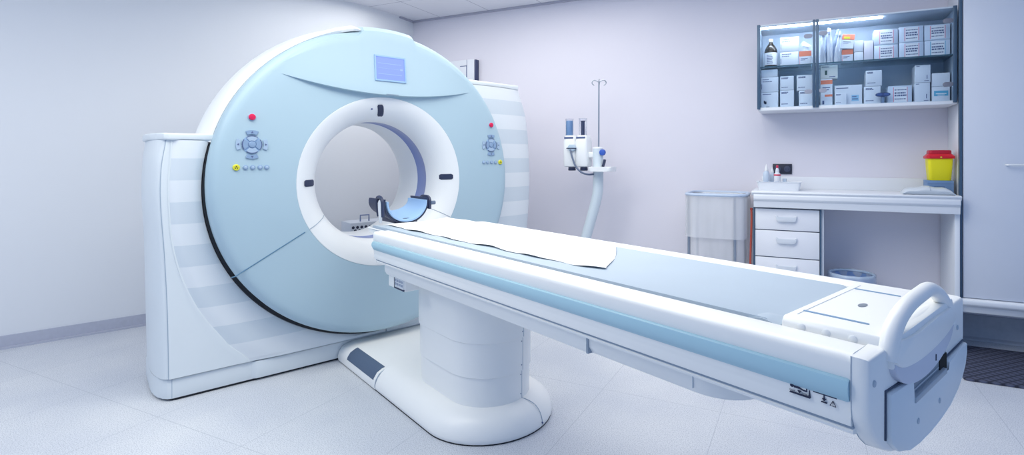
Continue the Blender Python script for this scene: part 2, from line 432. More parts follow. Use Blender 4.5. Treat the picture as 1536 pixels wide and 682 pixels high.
# --- control panels
def arc_button(x, z, r0, r1, a, half, y=-.001, h=.006, n=8):
    b = new(); ro = [radians(a-half + 2*half*i/n) for i in range(n+1)]
    poly = [(x + r1*cos(t), z + r1*sin(t)) for t in ro] + [(x + r0*cos(t), z + r0*sin(t)) for t in reversed(ro)]
    prism(b, poly, 'y', y, y-h, .0012, 1); return b
def controls(sx, dz):
    cx = -.753 if sx < 0 else .797
    b = new(); disc_y(b, cx, 1.48+dz, .017, 0, .012, 24); st = part('stop_button', b, RED, sc, 'red button')
    b = new(); disc_y(b, cx, 1.48+dz, .021, 0, .003, 24); part('button_collar', b, BUTL, st)
    zc = 1.332+dz
    b = new(); disc_y(b, cx, zc, .049, 0, .0025, 32, .1); pad = part('control_pad', b, mat('pad_plate', (150, 180, 214), .4), sc, 'round cluster of grey-blue buttons')
    b = new(); disc_y(b, cx, zc, .017, 0, .010, 20); part('center_button', b, BUT, pad)
    for k in range(4):
        part('arc_button', arc_button(cx, zc, .021, .044, 90*k, 38), BUTL if k % 2 else BUT, pad)
        part('side_button', arc_button(cx, zc, .056, .077, 90*k, 24), BUT if k % 2 else BUTL, pad)
        bt = new()
        t = radians(90*k)
        tri = [(cx+.072*cos(t), zc+.072*sin(t)), (cx+.062*cos(t)-.006*sin(t), zc+.062*sin(t)+.006*cos(t)), (cx+.062*cos(t)+.006*sin(t), zc+.062*sin(t)-.006*cos(t))]
        prism(bt, tri, 'y', -.0072, -.0082); part('arrow_mark', bt, INKB, pad)
        b2 = new(); tube(b2, [(cx+.0465*cos(t+u), -.006, zc+.0465*sin(t+u)) for u in [(-.6+1.2*i/8) for i in range(9)]], .002, 5); part('arc_rim', b2, INKB, pad)
    zb = 1.209 + dz*.85
    xs = [-.827, -.784, -.750, -.714, -.682]
    for i, x in enumerate(xs):
        x = x if sx < 0 else .797+(-.753-x)+.008
        if i == 0:
            b = new(); disc_y(b, x, zb, .017, 0, .008, 20); yb = part('beam_button', b, YEL, sc, 'yellow button with a dark trefoil')
            b = new()
            for k in range(3):
                t = radians(90+120*k)
                prism(b, [(x+.002*cos(t+u)+.0, zb+.002*sin(t+u)) if q == 0 else (x+.009*cos(t+u), zb+.009*sin(t+u)) for q, u in ((0, -.5), (1, -.5), (1, .5), (0, .5))], 'y', -.0085, -.0098)
            part('trefoil_mark', b, mat('olive_mark', (96, 92, 30), .7), yb)
        else:
            b = new(); disc_y(b, x, zb, .0125, 0, .007, 18); rb = part('round_button', b, BUT, sc)
            b = new(); disc_y(b, x, zb, .0075, -.0068, .002, 14); part('button_cap', b, BUTL, rb)
controls(-1, 0); controls(1, .022)

# --- striped shoulders and side covers
def stripe_mat():
    m = bpy.data.materials.new('striped_white_grey_plastic'); m.use_nodes = True; nt = m.node_tree; b = nt.nodes['Principled BSDF']
    N = nt.nodes.new; L = nt.links.new
    tc = N('ShaderNodeTexCoord'); sp = N('ShaderNodeSeparateXYZ'); L(tc.outputs['Object'], sp.inputs[0])
    a = N('ShaderNodeMath'); a.operation = 'SUBTRACT'; a.inputs[1].default_value = .349-.227*4; L(sp.outputs['Z'], a.inputs[0])
    md = N('ShaderNodeMath'); md.operation = 'MODULO'; md.inputs[1].default_value = .227; L(a.outputs[0], md.inputs[0])
    gt = N('ShaderNodeMath'); gt.operation = 'GREATER_THAN'; gt.inputs[1].default_value = .1135; L(md.outputs[0], gt.inputs[0])
    mx = N('ShaderNodeMix'); mx.data_type = 'RGBA'; mx.inputs['A'].default_value = srgb(234, 239, 243); mx.inputs['B'].default_value = srgb(217, 226, 233)
    L(gt.outputs[0], mx.inputs['Factor']); L(mx.outputs['Result'], b.inputs['Base Color']); b.inputs['Roughness'].default_value = .45
    return m
STRIPE = stripe_mat()
def interp(tab, z):
    if z <= tab[0][0]: return tab[0][1]
    for (a, b), (c, d) in zip(tab, tab[1:]):
        if z <= c:
            t = (z-a)/(c-a); return b + (d-b)*t
    return tab[-1][1]
def interp_s(tab, z):       # smooth Catmull-Rom interpolation
    if z <= tab[0][0]: return tab[0][1]
    if z >= tab[-1][0]: return tab[-1][1]
    for i in range(len(tab)-1):
        if z <= tab[i+1][0]:
            p0, p1, p2, p3 = tab[max(i-1, 0)], tab[i], tab[i+1], tab[min(i+2, len(tab)-1)]
            t = (z-p1[0])/(p2[0]-p1[0])
            return .5*((2*p1[1]) + (p2[1]-p0[1])*t + (2*p0[1]-5*p1[1]+4*p2[1]-p3[1])*t*t + (3*p1[1]-p0[1]-3*p2[1]+p3[1])*t**3)
CRE = [(.118, -.735), (.237, -.840), (.424, -.958), (.594, -1.032), (.773, -1.078), (.944, -1.096), (1.13, -1.100), (1.36, -1.088)]
OUTL = [(0, -1.10), (.45, -1.106), (.75, -1.118), (1.05, -1.135), (1.22, -1.131), (1.36, -1.112)]
SIDL = [(0, -1.162), (.45, -1.170), (.85, -1.178), (1.05, -1.188), (1.25, -1.183), (1.38, -1.169)]
OUTR = [(0, 1.10), (.4, 1.20), (.7, 1.265), (1.07, 1.29), (1.4, 1.275), (1.62, 1.24), (1.84, 1.165)]
RGAP, ZG = .960, ZC-.017
def xarc(z):
    d = z-ZG
    return sqrt(RGAP*RGAP-d*d) if abs(d) < RGAP else 0.0
def zrows(z0, z1, n, extra=()):
    s = {round(z0+(z1-z0)*i/n, 4) for i in range(n+1)} | {e for e in extra if z0 < e < z1}
    return sorted(s)
YF = .135
def panel_left():
    b = new(); rows = []
    for z in zrows(.118, 1.352, 60, (.1345, .1355, .137, .140, .145, .152, .17)):
        xa = -xarc(z); xc = interp_s(CRE, z)
        if xa > -.01: xa = .05
        r = [(xc, YF+.012, z)]
        for i in range(13):
            t = i/12; x = xc + (xa-.004-xc)*t
            r.append((x, YF - .016*min(1, t*5) + .012*max(0, t-.8)/.2*(1 if xa < 0 else 0), z))
        r += [(xa, YF+.012, z), (xa, .30, z)]
        rows.append(r)
    loft(b, rows, closed=False, cap=False); return b
part('striped_panel', panel_left(), STRIPE, sc, 'white panel with grey horizontal stripes', 40)
def side_left():
    b = new(); rows = []
    for z in zrows(.118, 1.352, 40):
        xc = interp_s(CRE, z); xo = interp_s(OUTL, z); xs = interp_s(SIDL, z)
        r = [(xc+.03, YF+.02, z), (xc, YF-.002, z), (xc-.006, YF-.003, z)]
        for t in (.15, .3, .5, .8, .97): r.append((xc + (xo+.004-xc)*t, YF, z))
        r.append((xo+.002, YF+.001, z)); r.append((xo, YF+.004, z)); 
        r.append((xo-.0008, YF+.008, z))
        for i in range(1, 9):
            t = i/8*pi/2
            r.append((xo + (xs-xo)*sin(t), YF+.008 + .26*(1-cos(t)), z))
        r += [(xs, .55, z), (xs+.03, .70, z), (xs+.10, .78, z), (-.6, .80, z)]
        rows.append(r)
    loft(b, rows, closed=False, cap=False)
    return b
sl = part('side_cover', side_left(), OFFW, sc, 'white curved side cover, lower left shoulder', 40)
b = new(); tube(b, [(interp_s(OUTL, z)-.0006, YF+.006, z) for z in zrows(.118, 1.35, 40)], .0026, 6); part('cover_seam', b, mat('grey_seam', (168, 182, 198), .8), sl)
b = new(); disc_y(b, -1.155, 1.30, .004, .235, .012, 10); part('cover_screw', b, SEAM, sl)
def shoulder(b_pts, z0, z1): 
    b = new(); prism(b, b_pts, 'z', z0, z1, .008, 3); return b
capL = [(-.90, .118), (-1.105, .118), (-1.125, .13), (-1.15, .20), (-1.172, .28), (-1.182, .42), (-1.18, .62), (-1.10, .80), (-.72, .82), (-.72, .40), (-.905, .30)]
part('shoulder_cap', shoulder(capL, 1.352, 1.388), OFFW, sc)
def panel_right():
    b = new(); rows = []
    for z in zrows(.118, 1.806, 70, (.1345, .1355, .137, .140, .145, .152, .17)):
        xa = xarc(z); xo = interp_s(OUTR, z)
        if xa < .01: xa = .05
        if z > ZC+.45: xa = min(xa, 1)
        r = [(xa, .30, z), (xa, YF+.012, z)]
        for i in range(11):
            t = i/10; r.append((xa+.003 + (xo-xa-.003)*t, YF-.016 + .05*(t**3), z))
        for i in range(1, 7):
            t = i/6*pi/2; r.append((xo + .045*sin(t), YF+.034 + .24*(1-cos(t)), z))
        r += [(xo+.045, .6, z), (xo, .78, z), (.6, .80, z)]
        rows.append(r)
    loft(b, rows, closed=False, cap=False); return b
part('striped_panel', panel_right(), STRIPE, sc, 'taller white panel with grey horizontal stripes, right side', 40)
xo = interp_s(OUTR, 1.806)
capR = [(.62, .118), (xo, .118+.04), (xo+.03, .22), (xo+.045, .36), (xo+.04, .62), (xo-.02, .80), (.5, .82), (.5, .40)]
part('shoulder_cap', shoulder(capR, 1.806, 1.842), OFFW, sc)
# plinth
pp = [(-1.088, .145)] + [(-1.088-.075*sin(i/6*pi/2), .145+.24*(1-cos(i/6*pi/2))) for i in range(1, 7)] + [(-1.163, .62), (-1.05, .80), (1.1, .80), (1.19, .62), (1.19, .40), (1.15, .20), (1.09, .145)]
b = new(); prism(b, pp, 'z', .012, .114, .004, 2); pl_ = part('plinth', b, OFFW, sc)
b = new(); prism(b, [(x*.985, .30 + (y-.30)*.95) for x, y in pp], 'z', 0, .012); part('plinth_shadow_foot', b, DARK, pl_)  # dark inset slab put in as the shadow line along the floor
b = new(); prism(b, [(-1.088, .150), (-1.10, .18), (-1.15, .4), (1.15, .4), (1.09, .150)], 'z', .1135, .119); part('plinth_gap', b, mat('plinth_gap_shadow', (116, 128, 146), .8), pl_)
b = new(); tube(b, [(-1.0875, .147, .014), (-1.0875, .147, .114)], .0022, 6); part('plinth_seam', b, MATS['grey_seam'], pl_)
b = new(); prism(b, [(-.735, .15), (-.70, .1325), (.70, .1325), (.735, .15)], 'z', .013, .1135, .006, 3); part('plinth_step', b, OFFW, pl_)
b = new(); box(b, .06, .55, .116, .14, .116, .127, .004); part('lower_lip', b, WHITE, sc)

# ================================================================== PATIENT TABLE
tb = thing('patient_table', 'long white patient table with pale blue side strip on an oval pedestal', 'patient table', (0, -.9, 0), G)
# base: flat plate toward the scanner, swelling foot under the column
CX = .065
def base_ring(inset, z, y0=-1.358, y1=-.44, hw=.322):
    out = []
    n = 24
    hw_, ya = hw-inset, y0+inset
    cy = y0+hw
    out.append((-hw_, y1)); 
    k = 8
    for i in range(1, k): out.append((-hw_, y1 + (cy-y1)*i/k))
    for i in range(n+1):
        a = pi + pi*i/n; out.append((hw_*cos(a), cy + (hw-inset)*sin(a)))
    for i in range(k-1, 0, -1): out.append((hw_, y1 + (cy-y1)*i/k))
    out.append((hw_, y1))
    return [(x+CX, y, z) for x, y in out]
b = new()
prof = [(.004, .006), (.0, .014), (.0, .026), (.005, .045), (.015, .066), (.032, .087), (.055, .104), (.08, .114), (.105, .1185), (.17, .12)]
rings = []
for ins, z in prof: rings.append(base_ring(ins, z))
loft(b, rings, closed=False, cap=False)
# cap the scanner-side end and the top
V = [bb for bb in rings]
b.faces.new([b.verts.new(p) for p in [r[0] for r in V] + [r[-1] for r in reversed(V)]])
b.faces.new([b.verts.new(p) for p in V[-1]])
foot = part('pedestal_foot', b, TWHITE, tb, None, 50)
b = new()
pz = [(-.256, .006), (-.259, .03), (-.252, .058), (-.234, .085), (-.206, .100), (-.165, .108), (.295, .108), (.336, .100), (.364, .085), (.382, .058), (.389, .03), (.386, .006)]
loft(b, [[(x, y, z) for x, z in pz] for y in (-.437, .112, .124)])
plate = part('floor_plate', b, TWHITE, tb, None, 50)
b = new(); loft(b, [[(x*1.003, y, z*1.006+.0005) for x, z in pz] for y in (-.4395, -.4365)]); part('plate_seam', b, MATS['grey_seam'], plate)
b = new(); rows = []
for y in (-.02, -.03, -.40, -.41):
    rows.append([(-.2555, y, .050), (-.2515, y, .064), (-.235, y, .0875), (-.207, y, .1025), (-.19, y, .1065), (-.19, y, .099), (-.226, y, .08), (-.246, y, .056)])
loft(b, rows); part('foot_pad', b, GREYP, plate, 'dark slate ribbed pad')
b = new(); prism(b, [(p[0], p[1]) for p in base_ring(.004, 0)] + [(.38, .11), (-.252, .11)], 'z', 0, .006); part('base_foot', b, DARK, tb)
# column sleeves
for z0, z1, g in ((.41, .69, .014), (.25, .412, .007), (.112, .252, 0)):
    b = new(); hw = .203+g
    pts = stadium(CX, -1.248-g, -.585+g, hw)
    loft(b, [[(CX+(x-CX)*k, -.93+(y+.93)*k, z) for x, y in pts] for k, z in ((.988, z0), (1, z0+.003), (1, z1-.003), (.99, z1))])
    sv = part('column_sleeve', b, TWHITE, tb, None, 18)
    ysm = -1.248-g+hw-sqrt(hw*hw-.06**2)
    b = new(); tube(b, [(CX+.06, ysm, z0+.004), (CX+.06, ysm, z1-.004)], .0012, 6); part('sleeve_seam', b, MATS['grey_seam'], sv)
    for zz in ((z0+.03, z1-.02) if z0 < .4 else (z0+.03,)):
        b = new(); disc_y(b, CX+.052, zz, .0028, ysm, .003, 8); part('sleeve_screw', b, INKB, sv)
b = new(); tube(b, smooth_path([(CX+.06, -1.238, .119), (CX+.075, -1.275, .114), (CX+.09, -1.31, .096), (CX+.10, -1.333, .06), (CX+.105, -1.342, .012)]), .0016, 6); part('foot_seam', b, MATS['grey_seam'], foot)
b = new(); disc_y(b, CX+.10, .026, .004, -1.341, .006, 10); part('foot_screw', b, INKB, foot)
# top body: long box with trough
def body_section(k=1.0, dz=0):
    L_ = [(-.244, .845), (-.246, .876), (-.250, .8835), (-.256, .8855), (-.318, .8865), (-.329, .8845), (-.3355, .8785), (-.3375, .870), (-.3375, .842), (-.335, .836),
          (-.335, .80), (-.337, .794), (-.3335, .780), (-.333, .772), (-.335, .755), (-.333, .750), (-.326, .748), (-.316, .745)]
    pts = L_ + [(-x, z) for x, z in reversed(L_)]
    return pts
b = new(); sec = body_section(); rings = []
cz = .80
for y, k in ((-.585, .90), (-.592, .965), (-.603, .99), (-.62, 1), (-2.8475, 1)):
    rings.append([(x*k, y, cz+(z-cz)*k) for x, z in sec])
loft(b, rings); body = part('table_body', b, TWHITE, tb, None, 40)
for s in (-1, 1):
    b = new(); st = []
    for y, k in ((-.612, .7), (-.62, 1), (-2.842, 1), (-2.8465, .9)):
        st.append([(s*x, y, .82 + (z-.82)*k) for x, z in ((-.33, .8405), (-.338, .8415), (-.3445, .838), (-.3475, .826), (-.3465, .812), (-.342, .801), (-.337, .796), (-.33, .797))])
    loft(b, st); part('accent_strip', b, STRIPB, tb, 'pale blue side strip')
# lower lip under the groove
b = new(); loft(b, [[(x, y, z) for x, z in ((-.326, .7435), (-.332, .741), (-.330, .735), (-.318, .731), (.318, .731), (.330, .735), (.332, .741), (.326, .7435))] for y in (-.63, -2.85)]); part('lower_rail', b, TWHITE, tb)
b = new(); loft(b, [[(x, y, z) for x, z in ((-.3275, .7485), (-.3275, .7425), (.3275, .7425), (.3275, .7485))] for y in (-.62, -2.849)]); part('rail_gap', b, SEAM, tb)
# beam: deep part over the column, then a shallower boat-shaped part
b = new(); loft(b, [[(x, y, z) for x, z in ((-.300, .732), (-.298, .690), (-.288, .672), (-.265, .666), (.265, .666), (.288, .672), (.298, .690), (.300, .732))] for y in (-.66, -2.10)]); beam = part('support_beam', b, TWHITE, tb)
b = new(); box(b, -.2985, .2985, -2.1075, -2.0995, .674, .731); part('beam_seam', b, SEAM, beam)
b = new(); rg = []
for y, t in [(-2.107, 0), (-2.47, 0)] + [(-2.47-.15*sin(q*pi/2/10), 1-cos(q*pi/2/10)) for q in range(1, 10)]:
    w = .296*(1-t)**.5 if t > 0 else .296; w = max(w, .05); zb = .674 + .02*t*t
    rg.append([(-w, y, .732), (-w+.002, y, zb+.02), (-w+.016, y, zb), (w-.016, y, zb), (w-.002, y, zb+.02), (w, y, .732)])
loft(b, rg); bn = part('beam_nose', b, TWHITE, tb)
b = new(); box(b, -.2965, -.294, -2.473, -2.4705, .69, .73); part('nose_seam', b, MATS['pale_seam'] if 'pale_seam' in MATS else mat('pale_seam', (190, 200, 212), .6), bn)
# keypad box on the camera side near the scanner
b = new(); box(b, -.277, -.20, -.84, -.655, .612, .70, .006, 3); kp = part('connector_box', b, TWHITE, tb)
b = new(); box(b, -.2815, -.276, -.835, -.735, .622, .692, .002); kpp = part('key_plate', b, mat('key_plate', (220, 226, 232), .4), kp)
b = new(); box(b, -.2835, -.2762, -.837, -.733, .616, .623, .001); box(b, -.2825, -.277, -.735, -.732, .617, .69); part('plate_edge', b, NAVY, kp)
for i in range(4):
    for j in range(3):
        b = new(); y_ = -.75-.023*i; z_ = .640+.017*j
        box(b, -.283, -.281, y_-.008, y_+.008, z_-.006, z_+.006, .0008, 1); part('key_mark', b, mat('key_print', (150, 162, 184), .7), kpp)
# end cap: U-shaped
U = [(-.337, .885), (-.337, .785), (-.332, .765), (-.318, .740), (-.295, .716), (-.262, .692), (-.22, .672), (-.16, .656), (-.08, .647), (0, .645)]
U = U + [(-x, z) for x, z in reversed(U[:-1])]
def skew(x, y): return y - .013*(x+.335)/.67 if y < -2.86 else y     # the end face stands a touch out of square
def capring(k, y, top=.885, cz=.77): return [(x*k*(1.03 if x > .2 else 1), skew(x, y), (cz+(z-cz)*k) if z < .88 else top) for x, z in U]
def skewed(bm):
    for v in bm.verts: v.co.y = skew(v.co.x, v.co.y)
    return bm
b = new(); t = bmesh.new()
loft(t, [capring(1, -2.8472), capring(1, -2.858), capring(1, -2.866), capring(.993, -2.8745, .8835), capring(.984, -2.879, .881), capring(.968, -2.8815, .876)])
merge(b, t); cap = part('end_cap', b, TWHITE, tb, None, 40)
b = new(); tube(b, [(x*1.001, -2.849, .77+(z-.77)*1.002) for x, z in U], .0008, 6); part('cap_seam', b, MATS['grey_seam'], cap)
# end plate with a notch
PL = [(-.258, .803), (-.120, .794), (-.120, .742), (.150, .742), (.150, .765), (.256, .768), (.326, .77), (.328, .745), (.312, .715), (.280, .690), (.235, .670), (.165, .655), (.08, .647), (0, .645), (-.08, .648), (-.15, .657), (-.21, .675), (-.250, .704), (-.258, .718)]
b = new(); prism(b, PL, 'y', -2.876, -2.893, .004, 2); ep = part('end_plate', skewed(b), mat('end_plate_plastic', (222, 231, 238), .4), tb)
PG = mat('plate_gap_shadow', (70, 82, 104), .8)
b = new(); tube(b, [(-.2605, -2.8825, .712), (-.2605, -2.8825, .8065), (-.12, -2.8825, .7975)], .0024, 6); part('plate_gap', skewed(b), PG, ep)
b = new(); tube(b, [(.15, -2.8825, .7685), (.256, -2.8825, .7715), (.328, -2.8825, .7735)], .0024, 6); part('plate_gap', skewed(b), PG, ep)
for x, z in ((-.095, .70), (.065, .695), (-.318, .838), (.275, .818)):
    b = new(); disc_y(b, x, z, .0065, -2.892 if abs(x) < .2 else -2.8812, .003, 14); part('cap_screw', skewed(b), mat('screw_grey', (176, 190, 204), .4), ep)
# notch interior
b = new(); box(b, -.118, .148, -2.886, -2.880, .742, .80); part('notch_back', skewed(b), mat('notch_grey', (134, 146, 160), .5), tb)
b = new(); box(b, .09, .149, -2.888, -2.880, .745, .785); part('notch_void', skewed(b), mat('void_black', (8, 8, 10), .9), tb)
b = new(); box(b, -.118, .12, -2.896, -2.882, .744, .757, .002); box(b, -.118, .08, -2.8885, -2.882, .765, .768); part('notch_shelf', skewed(b), mat('notch_shelf_grey', (168, 180, 192), .4), tb)
# foot-end block of the tabletop and its push handle
b = new(); prism(b, [(-.243, .845), (-.237, .892), (-.228, .902), (.228, .902), (.237, .892), (.243, .845)], 'y', -2.668, -2.893, .004, 2); blk = part('foot_block', b, TWHITE, tb)
for x, y0, y1 in ((-.162, -2.685, -2.825), (.150, -2.69, -2.80)):
    b = new(); prism(b, rrect(x-.0045, x+.0045, y1, y0, .004, 3), 'z', .8985, .9032); part('rail_slot', b, mat('slot_blue_grey', (120, 156, 190), .5), blk)
b = new(); prism(b, [(-.012+.02*cos(t), -2.763+.009*sin(t)) for t in [2*pi*i/16 for i in range(16)]], 'z', .8985, .9031); part('finger_slot', b, mat('finger_slot_grey', (122, 132, 146), .5), blk)
b = new(); box(b, -.20, .20, -2.689, -2.6875, .9005, .9028); part('block_seam', b, mat('pale_seam', (190, 200, 212), .6), blk)
for y_ in (-2.713, -2.765, -2.818):
    b = new(); rg = [[(-.2355-d, y_+r*cos(2*pi*i/16), .885+r*sin(2*pi*i/16)) for i in range(16)] for r, d in ((.009, -.006), (.009, .003), (.006, .005))]
    loft(b, rg); part('block_stud', b, WHITE, blk)
# handle: solid half-disc with a loop on top
def hp(x, z, y=-2.89): return (x, y, z)
b = new(); LO = [(-.232, .860), (-.226, .885), (-.205, .910), (-.165, .931), (-.10, .945), (0, .951), (.066, .950), (.14, .927), (.195, .895), (.222, .868), (.230, .840)]
P_ = smooth_path([(x, -2.880, z) for x, z in LO], 5)
tube(b, P_, .018, n=14, radii=[.020-.003*sin(pi*i/(len(P_)-1)) for i in range(len(P_))])
hd = part('push_handle', b, TWHITE, tb, 'white arched push handle', 60)
b = new()
disc = [(-.238, .872)] + [(.0 + .24*cos(t), .862+.036*sin(t)) for t in [pi + pi*i/20 for i in range(1, 20)]] + [(.238, .862), (.215, .878), (.19, .887), (.05, .890), (-.10, .888), (-.17, .892), (-.215, .90)]
prism(b, disc, 'y', -2.866, -2.900, .008, 4); part('handle_plate', b, TWHITE, hd, None, 50)
b = new()
lower = [(-.236, .868)] + [(.0 + .238*cos(t), .852+.075*sin(t)) for t in [pi + pi*i/24 for i in range(1, 24)]] + [(.236, .862)]
prism(b, lower, 'y', -2.868, -2.8965, .005, 3); lp = part('handle_skirt', b, mat('skirt_lavender', (206, 212, 228), .4), hd, None, 50)
b = new(); box(b, .05, .055, -2.898, -2.893, .79, .805, .001); part('skirt_slot', b, INK, lp)
b = new(); rg = []
for i in range(12):
    t = i/11; x = -.15 + .33*t; r = .024*sin(pi*(.12+.76*t))**.5
    rg.append([(x, -2.868 + r*cos(u)*.9, .886 + r*sin(u)*.8) for u in [2*pi*k/14 for k in range(14)]])
loft(b, rg); part('handle_mound', b, TWHITE, hd, None, 60)
# pictograms on the side
XS = -.3372
def side_poly(b, pts): prism(b, [(y, z) for y, z in pts], 'x', XS-.0008, XS+.006)
b = new()
side_poly(b, [(-2.732, .781), (-2.771, .781), (-2.771, .795), (-2.773, .795), (-2.773, .779), (-2.732, .779)])
side_poly(b, [(-2.779, .797), (-2.8215, .797), (-2.8215, .804), (-2.8235, .804), (-2.8235, .795), (-2.779, .795)])
side_poly(b, [(-2.799, .795), (-2.801, .795), (-2.801, .788), (-2.804, .788), (-2.800, .783), (-2.796, .788), (-2.799, .788)])
side_poly(b, [(-2.794, .781), (-2.805, .781), (-2.805, .780), (-2.794, .780)])
side_poly(b, [(-2.748, .788), (-2.756, .788), (-2.752, .783)])
for p, q in (((-2.811, .779), (-2.8165, .789)), ((-2.8165, .789), (-2.822, .779)), ((-2.822, .779), (-2.811, .779)), ((-2.8165, .786), (-2.8165, .7825)), ((-2.8165, .781), (-2.8165, .7803))):
    tube(b, [(XS, *p), (XS, *q)], .0007, 4)
side_poly(b, [(-2.737+.004*cos(t), .7945+.0035*sin(t)) for t in [2*pi*i/12 for i in range(12)]])
side_poly(b, [(-2.741, .7955), (-2.752, .7955), (-2.760, .7925), (-2.7655, .7925), (-2.7655, .7975), (-2.7675, .7975), (-2.7675, .790), (-2.760, .790), (-2.752, .7915), (-2.741, .7915)])
part('load_symbol', b, INK, tb, 'dark printed load symbols')
M1 = Matrix.Translation((XS-.0006, -2.732, .7835)) @ Matrix(((0, 0, -1, 0), (-1, 0, 0, 0), (0, 1, 0, 0), (0, 0, 0, 1)))
b = text_bm('max', .0065, M1); M2 = Matrix.Translation((XS-.0006, -2.7565, .7822)) @ Matrix(((0, 0, -1, 0), (-1, 0, 0, 0), (0, 1, 0, 0), (0, 0, 0, 1)))
merge(b, text_bm('220kg', .0062, M2)); part('load_lettering', b, INK, tb)

# tabletop tongue reaching into the bore
b = new(); rg = []
for y, k in ((-.305, .97), (-.31, 1), (-.34, 1), (-.584, 1)):
    rg.append([(x*k, y, z) for x, z in ((-.243, .868), (-.241, .874), (-.2385, .868), (-.238, .8445), (.238, .8445), (.2385, .868), (.241, .874), (.243, .868), (.215, .838), (.10, .82), (-.10, .82), (-.215, .838))])
# (kept just above the body trough)
loft(b, rg[:]); part('tabletop_tongue', b, TWHITE, tb)

# mattress
b = new(); rg = []
def mz(x): return .872 + .010*(abs(x)/.24)**3 
xs = [-.236+.472*i/20 for i in range(21)]
for y, k in ((-.345, .0), (-.352, .7), (-.37, 1), (-2.63, 1), (-2.655, .7), (-2.664, 0)):
    top = [(x, y, (.846 if k == 0 else .846+(mz(x)-.846)*k + .006*k)) for x in xs]
    rg.append([(-.2375, y, .846+.016*k)] + top + [(.2375, y, .846+.016*k), (.23, y, .8455), (-.23, y, .8455)])
loft(b, rg)
# lift the mattress out of the tongue/trough: it lies on the trough floor
mt = single('table_mattress', b, PADB, 'long thin grey-blue vinyl mattress lying in the white patient table', 'mattress', (0, -1.5, .8455), G, angle=50)
b = new(); rg = []
for y in (-.36, -2.655):
    rg.append([(-.2385, y, .862), (-.2405, y, .868), (-.2385, y, .874), (-.235, y, .868)])
loft(b, rg); part('piping', b, mat('mattress_piping', (134, 156, 188), .5), mt)
b = new(); rg = []
for i in range(15):
    t = i/14; y = -2.585-.075*t; r = .012*sin(pi*(.1+.85*t))
    rg.append([(-.236+.0*t+dx, y, .874+dz) for dx, dz in ((-.004, -.008), (-.004, r), (.02, r*1.3), (.06, r*.8), (.10, 0), (.10, -.008))])
loft(b, rg); part('corner_fold', b, PADB, mt)

# paper sheet
def sheet():
    b = new(); rows = []
    n, m = 46, 18
    for i in range(n+1):
        t = i/n
        yl = -.335 - 1.66*t; yr = -.335 - 1.40*t
        row = []
        xl = -.168 + .035*t + .006*sin(t*23) + .005*sin(t*51+1); xr = .238
        if t > .93: xl += .5*(t-.93)
        for j in range(m+1):
            u = j/m; x = xl + (xr-xl)*u; y = yl + (yr-yl)*(u**.85) - .03*sin(pi*u)*t
            z = mz(x) + .0105 + .0012*sin(x*30+y*9) + .0015*sin(y*21+x*5)
            if u < .06: z += .004*max(0, sin(t*34)) 
            if u > .97: z += .002
            row.append((x, y, z))
        rows.append(row)
    loft(b, rows, closed=False, cap=False)
    bmesh.ops.recalc_face_normals(b, faces=b.faces)
    ret = bmesh.ops.solidify(b, geom=list(b.faces), thickness=.0012)
    return b
single('paper_sheet', sheet(), PAPER, 'white crinkled paper sheet spread over the mattress', 'paper sheet', (0, -1.1, .876), G, angle=60)

# head rest
hr = thing('head_rest', 'U-shaped head rest with blue cushion and dark side flaps at the bore end', 'head rest', (0, -.2, .8795), G)
HX = -.018
def ush(d0, d1, a0, a1, ys, n=24):
    """trough between offsets d0 (inside) and d1 (outside); rises toward the bore"""
    b = new(); rg = []
    for i in range(n+1):
        a = radians(a0 + (a1-a0)*i/n); c, s_ = cos(a), sin(a); row = []
        def P(d, y):
            t = (y+.33)/.22
            rx, rz = .112+d, (.100-.034*t)+d
            zz = 1.0+rz*s_ if s_ < 0 else 1.0+.10*s_
            return (HX+rx*c, y, max(zz, .8795+.0005))
        y0, y1 = ys
        row = [P(d0, y0+.006), P(d0+.004, y0), P(d1-.003, y0), P(d1, y0+.005), P(d1, (y0+y1)/2), P(d1, y1), P(d0, y1), P(d0, (y0+y1)/2)]
        rg.append(row)
    loft(b, rg); return b
part('shell', ush(.0165, .030, 168, 372, (-.325, -.11)), NAVY, hr, 'dark shell', 50)
part('cushion', ush(.0, .016, 176, 364, (-.333, -.105)), CUSH, hr, 'light blue cushion', 50)
for s in (-1, 1):
    b = new(); cx = HX+s*.150
    if s < 0:
        tube(b, smooth_path([(cx-.004, -.345, .925), (cx-.006, -.345, .97), (cx-.006, -.340, 1.012), (cx-.004, -.315, 1.032), (cx, -.275, 1.034), (cx+.004, -.245, 1.02), (cx+.010, -.235, .97), (cx+.018, -.235, .92)], 5), .010, 8)
        fl_ = part('side_flap', b, NAVY, hr, 'dark navy hooped flap')
        b = new(); prism(b, [(-.333, .89), (-.333, 1.0), (-.322, 1.018), (-.30, 1.02), (-.285, 1.0), (-.292, .96), (-.30, .93), (-.30, .89)], 'x', cx-.010, cx-.003, .002, 2); part('strap', b, mat('white_webbing', (222, 226, 232), .7), fl_, 'white strap')
    else:
        prism(b, [(-.335, .95), (-.338, 1.0), (-.325, 1.024), (-.30, 1.034), (-.235, 1.034), (-.205, 1.02), (-.20, .96)], 'x', cx-.012, cx+.004, .005, 2)
        fl_ = part('side_flap', b, NAVY, hr, 'dark navy flap')
        b = new(); tube(b, [(cx-.004, -.345, .99), (cx+.02, -.345, .99)], .012, 10); part('flap_knob', b, mat('knob_slate', (90, 106, 130), .5), fl_)
b = new(); box(b, -.09, .055, -.315, -.12, .8797, .905, .004); part('foot_bar', b, NAVY, hr)

